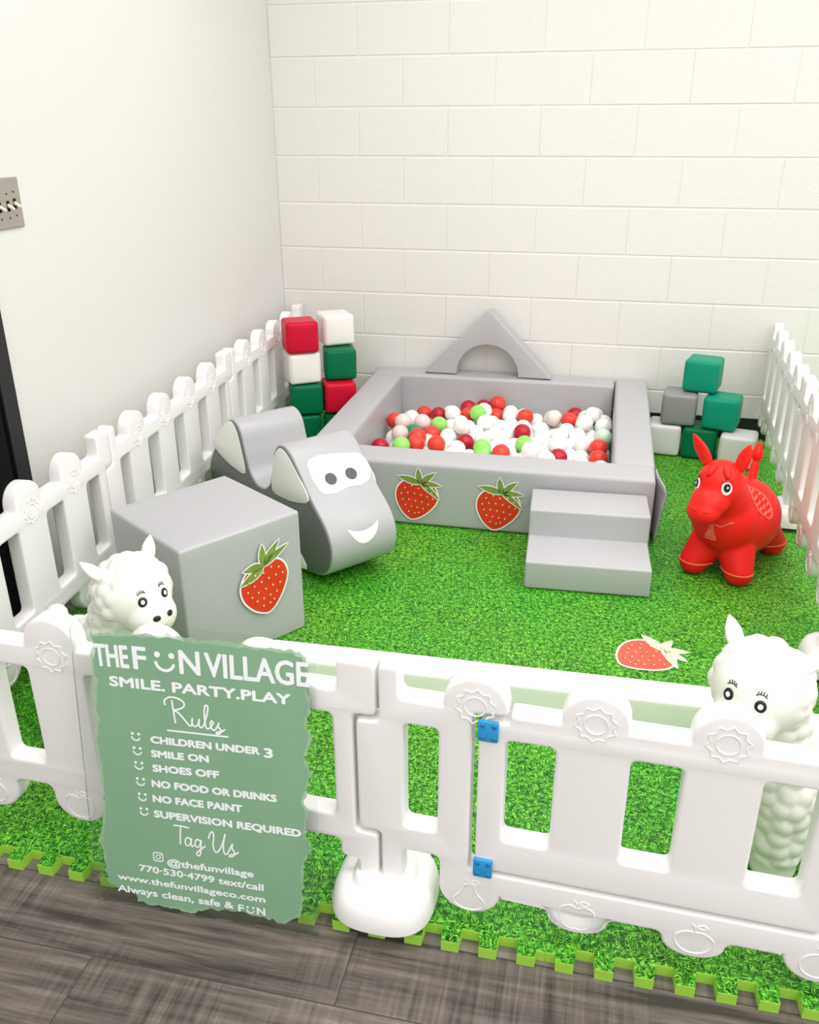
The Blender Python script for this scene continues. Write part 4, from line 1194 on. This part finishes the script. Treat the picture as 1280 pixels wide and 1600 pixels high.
# underline and handwriting
flat_mesh_obj('underline', [stroke([(.1686, .3885), (.2240, .3893), (.2794, .3902)], .0030)])
def script(strokes, name, u, v, sx, sy, w=.0032, shear=.0, ang=0):
    paths = []
    for st_ in strokes:
        pts = catmull(st_, 6, closed=False)
        paths.append([(u + sx * x + shear * y * sy, 0, v + sy * y + sx * x * math.tan(R(ang))) for x, y in pts])
    me = tube_mesh(name, paths, w / 2, seg=2)
    me.transform(Matrix.Diagonal((1, .25, 1, 1)))
    o = link(name, me, 'lettering', sign, 60); o.location = (0, LY - .0002, 0); return o
# Rules: letters as pen strokes in a 0..1 wide box
RULES = [[(.14, .05), (.12, .45), (.10, .90)],
         [(-.02, .66), (-.03, .82), (.05, .97), (.18, 1.0), (.30, .90), (.30, .72), (.20, .58), (.12, .52), (.20, .46), (.32, .20), (.38, .06), (.42, .08), (.44, .30)],
         [(.44, .36), (.43, .16), (.47, .06), (.53, .14), (.56, .36), (.55, .16), (.58, .06), (.63, .16), (.70, .60), (.72, .88), (.68, .92), (.655, .70), (.66, .25), (.68, .08), (.72, .08), (.77, .20), (.80, .32), (.775, .38), (.75, .28), (.77, .10), (.82, .06), (.87, .22), (.90, .36), (.88, .22), (.93, .10), (.91, -.02), (.85, -.08), (.86, .0), (.94, .06), (1.0, .16)]]
script(RULES, 'handwriting', .1700, .4030, .105, .052, .0032, 0, -4)
TAG = [[(-.10, .96), (.20, 1.0), (.46, .97)], [(.16, .98), (.13, .50), (.11, .10)],
       [(.50, .42), (.40, .50), (.30, .36), (.31, .14), (.40, .10), (.48, .26), (.52, .48), (.50, .22), (.54, .10), (.60, .20)],
       [(.84, .42), (.74, .50), (.65, .36), (.66, .16), (.74, .12), (.82, .28), (.86, .48), (.84, .10), (.80, -.22), (.72, -.30), (.68, -.20), (.78, -.02), (.92, .14), (1.0, .24)]]
script(TAG, 'handwriting', .1720, .1515, .054, .044, .0030, 0, -3)
US = [[(-.10, .60), (-.02, .88), (.08, .94), (.10, .70), (.06, .36), (.10, .10), (.20, .04), (.34, .26), (.46, .62), (.54, .96), (.46, .50), (.46, .14), (.54, .02), (.64, .18), (.74, .42), (.80, .56), (.78, .36), (.86, .20), (.80, .0), (.66, -.04), (.72, .06), (.88, .10), (1.02, .24)]]
script(US, 'handwriting', .2380, .1485, .050, .046, .0030, 0, -3)
# camera icon
def rrect(x0, y0, x1, y1, r): return fillet([(x0, y0), (x1, y0), (x1, y1), (x0, y1)], r, 5)
flat_mesh_obj('photo_icon', [rrect(.1222, .1105, .1424, .1305, .006), rrect(.1240, .1123, .1406, .1287, .005), circ(.1323, .1205, .0052, 20), circ(.1323, .1205, .0036, 20), circ(.1374, .1256, .0011, 10)])

# ------------------------------------------------------------------ rocker, beam and stickers rest on the mat already
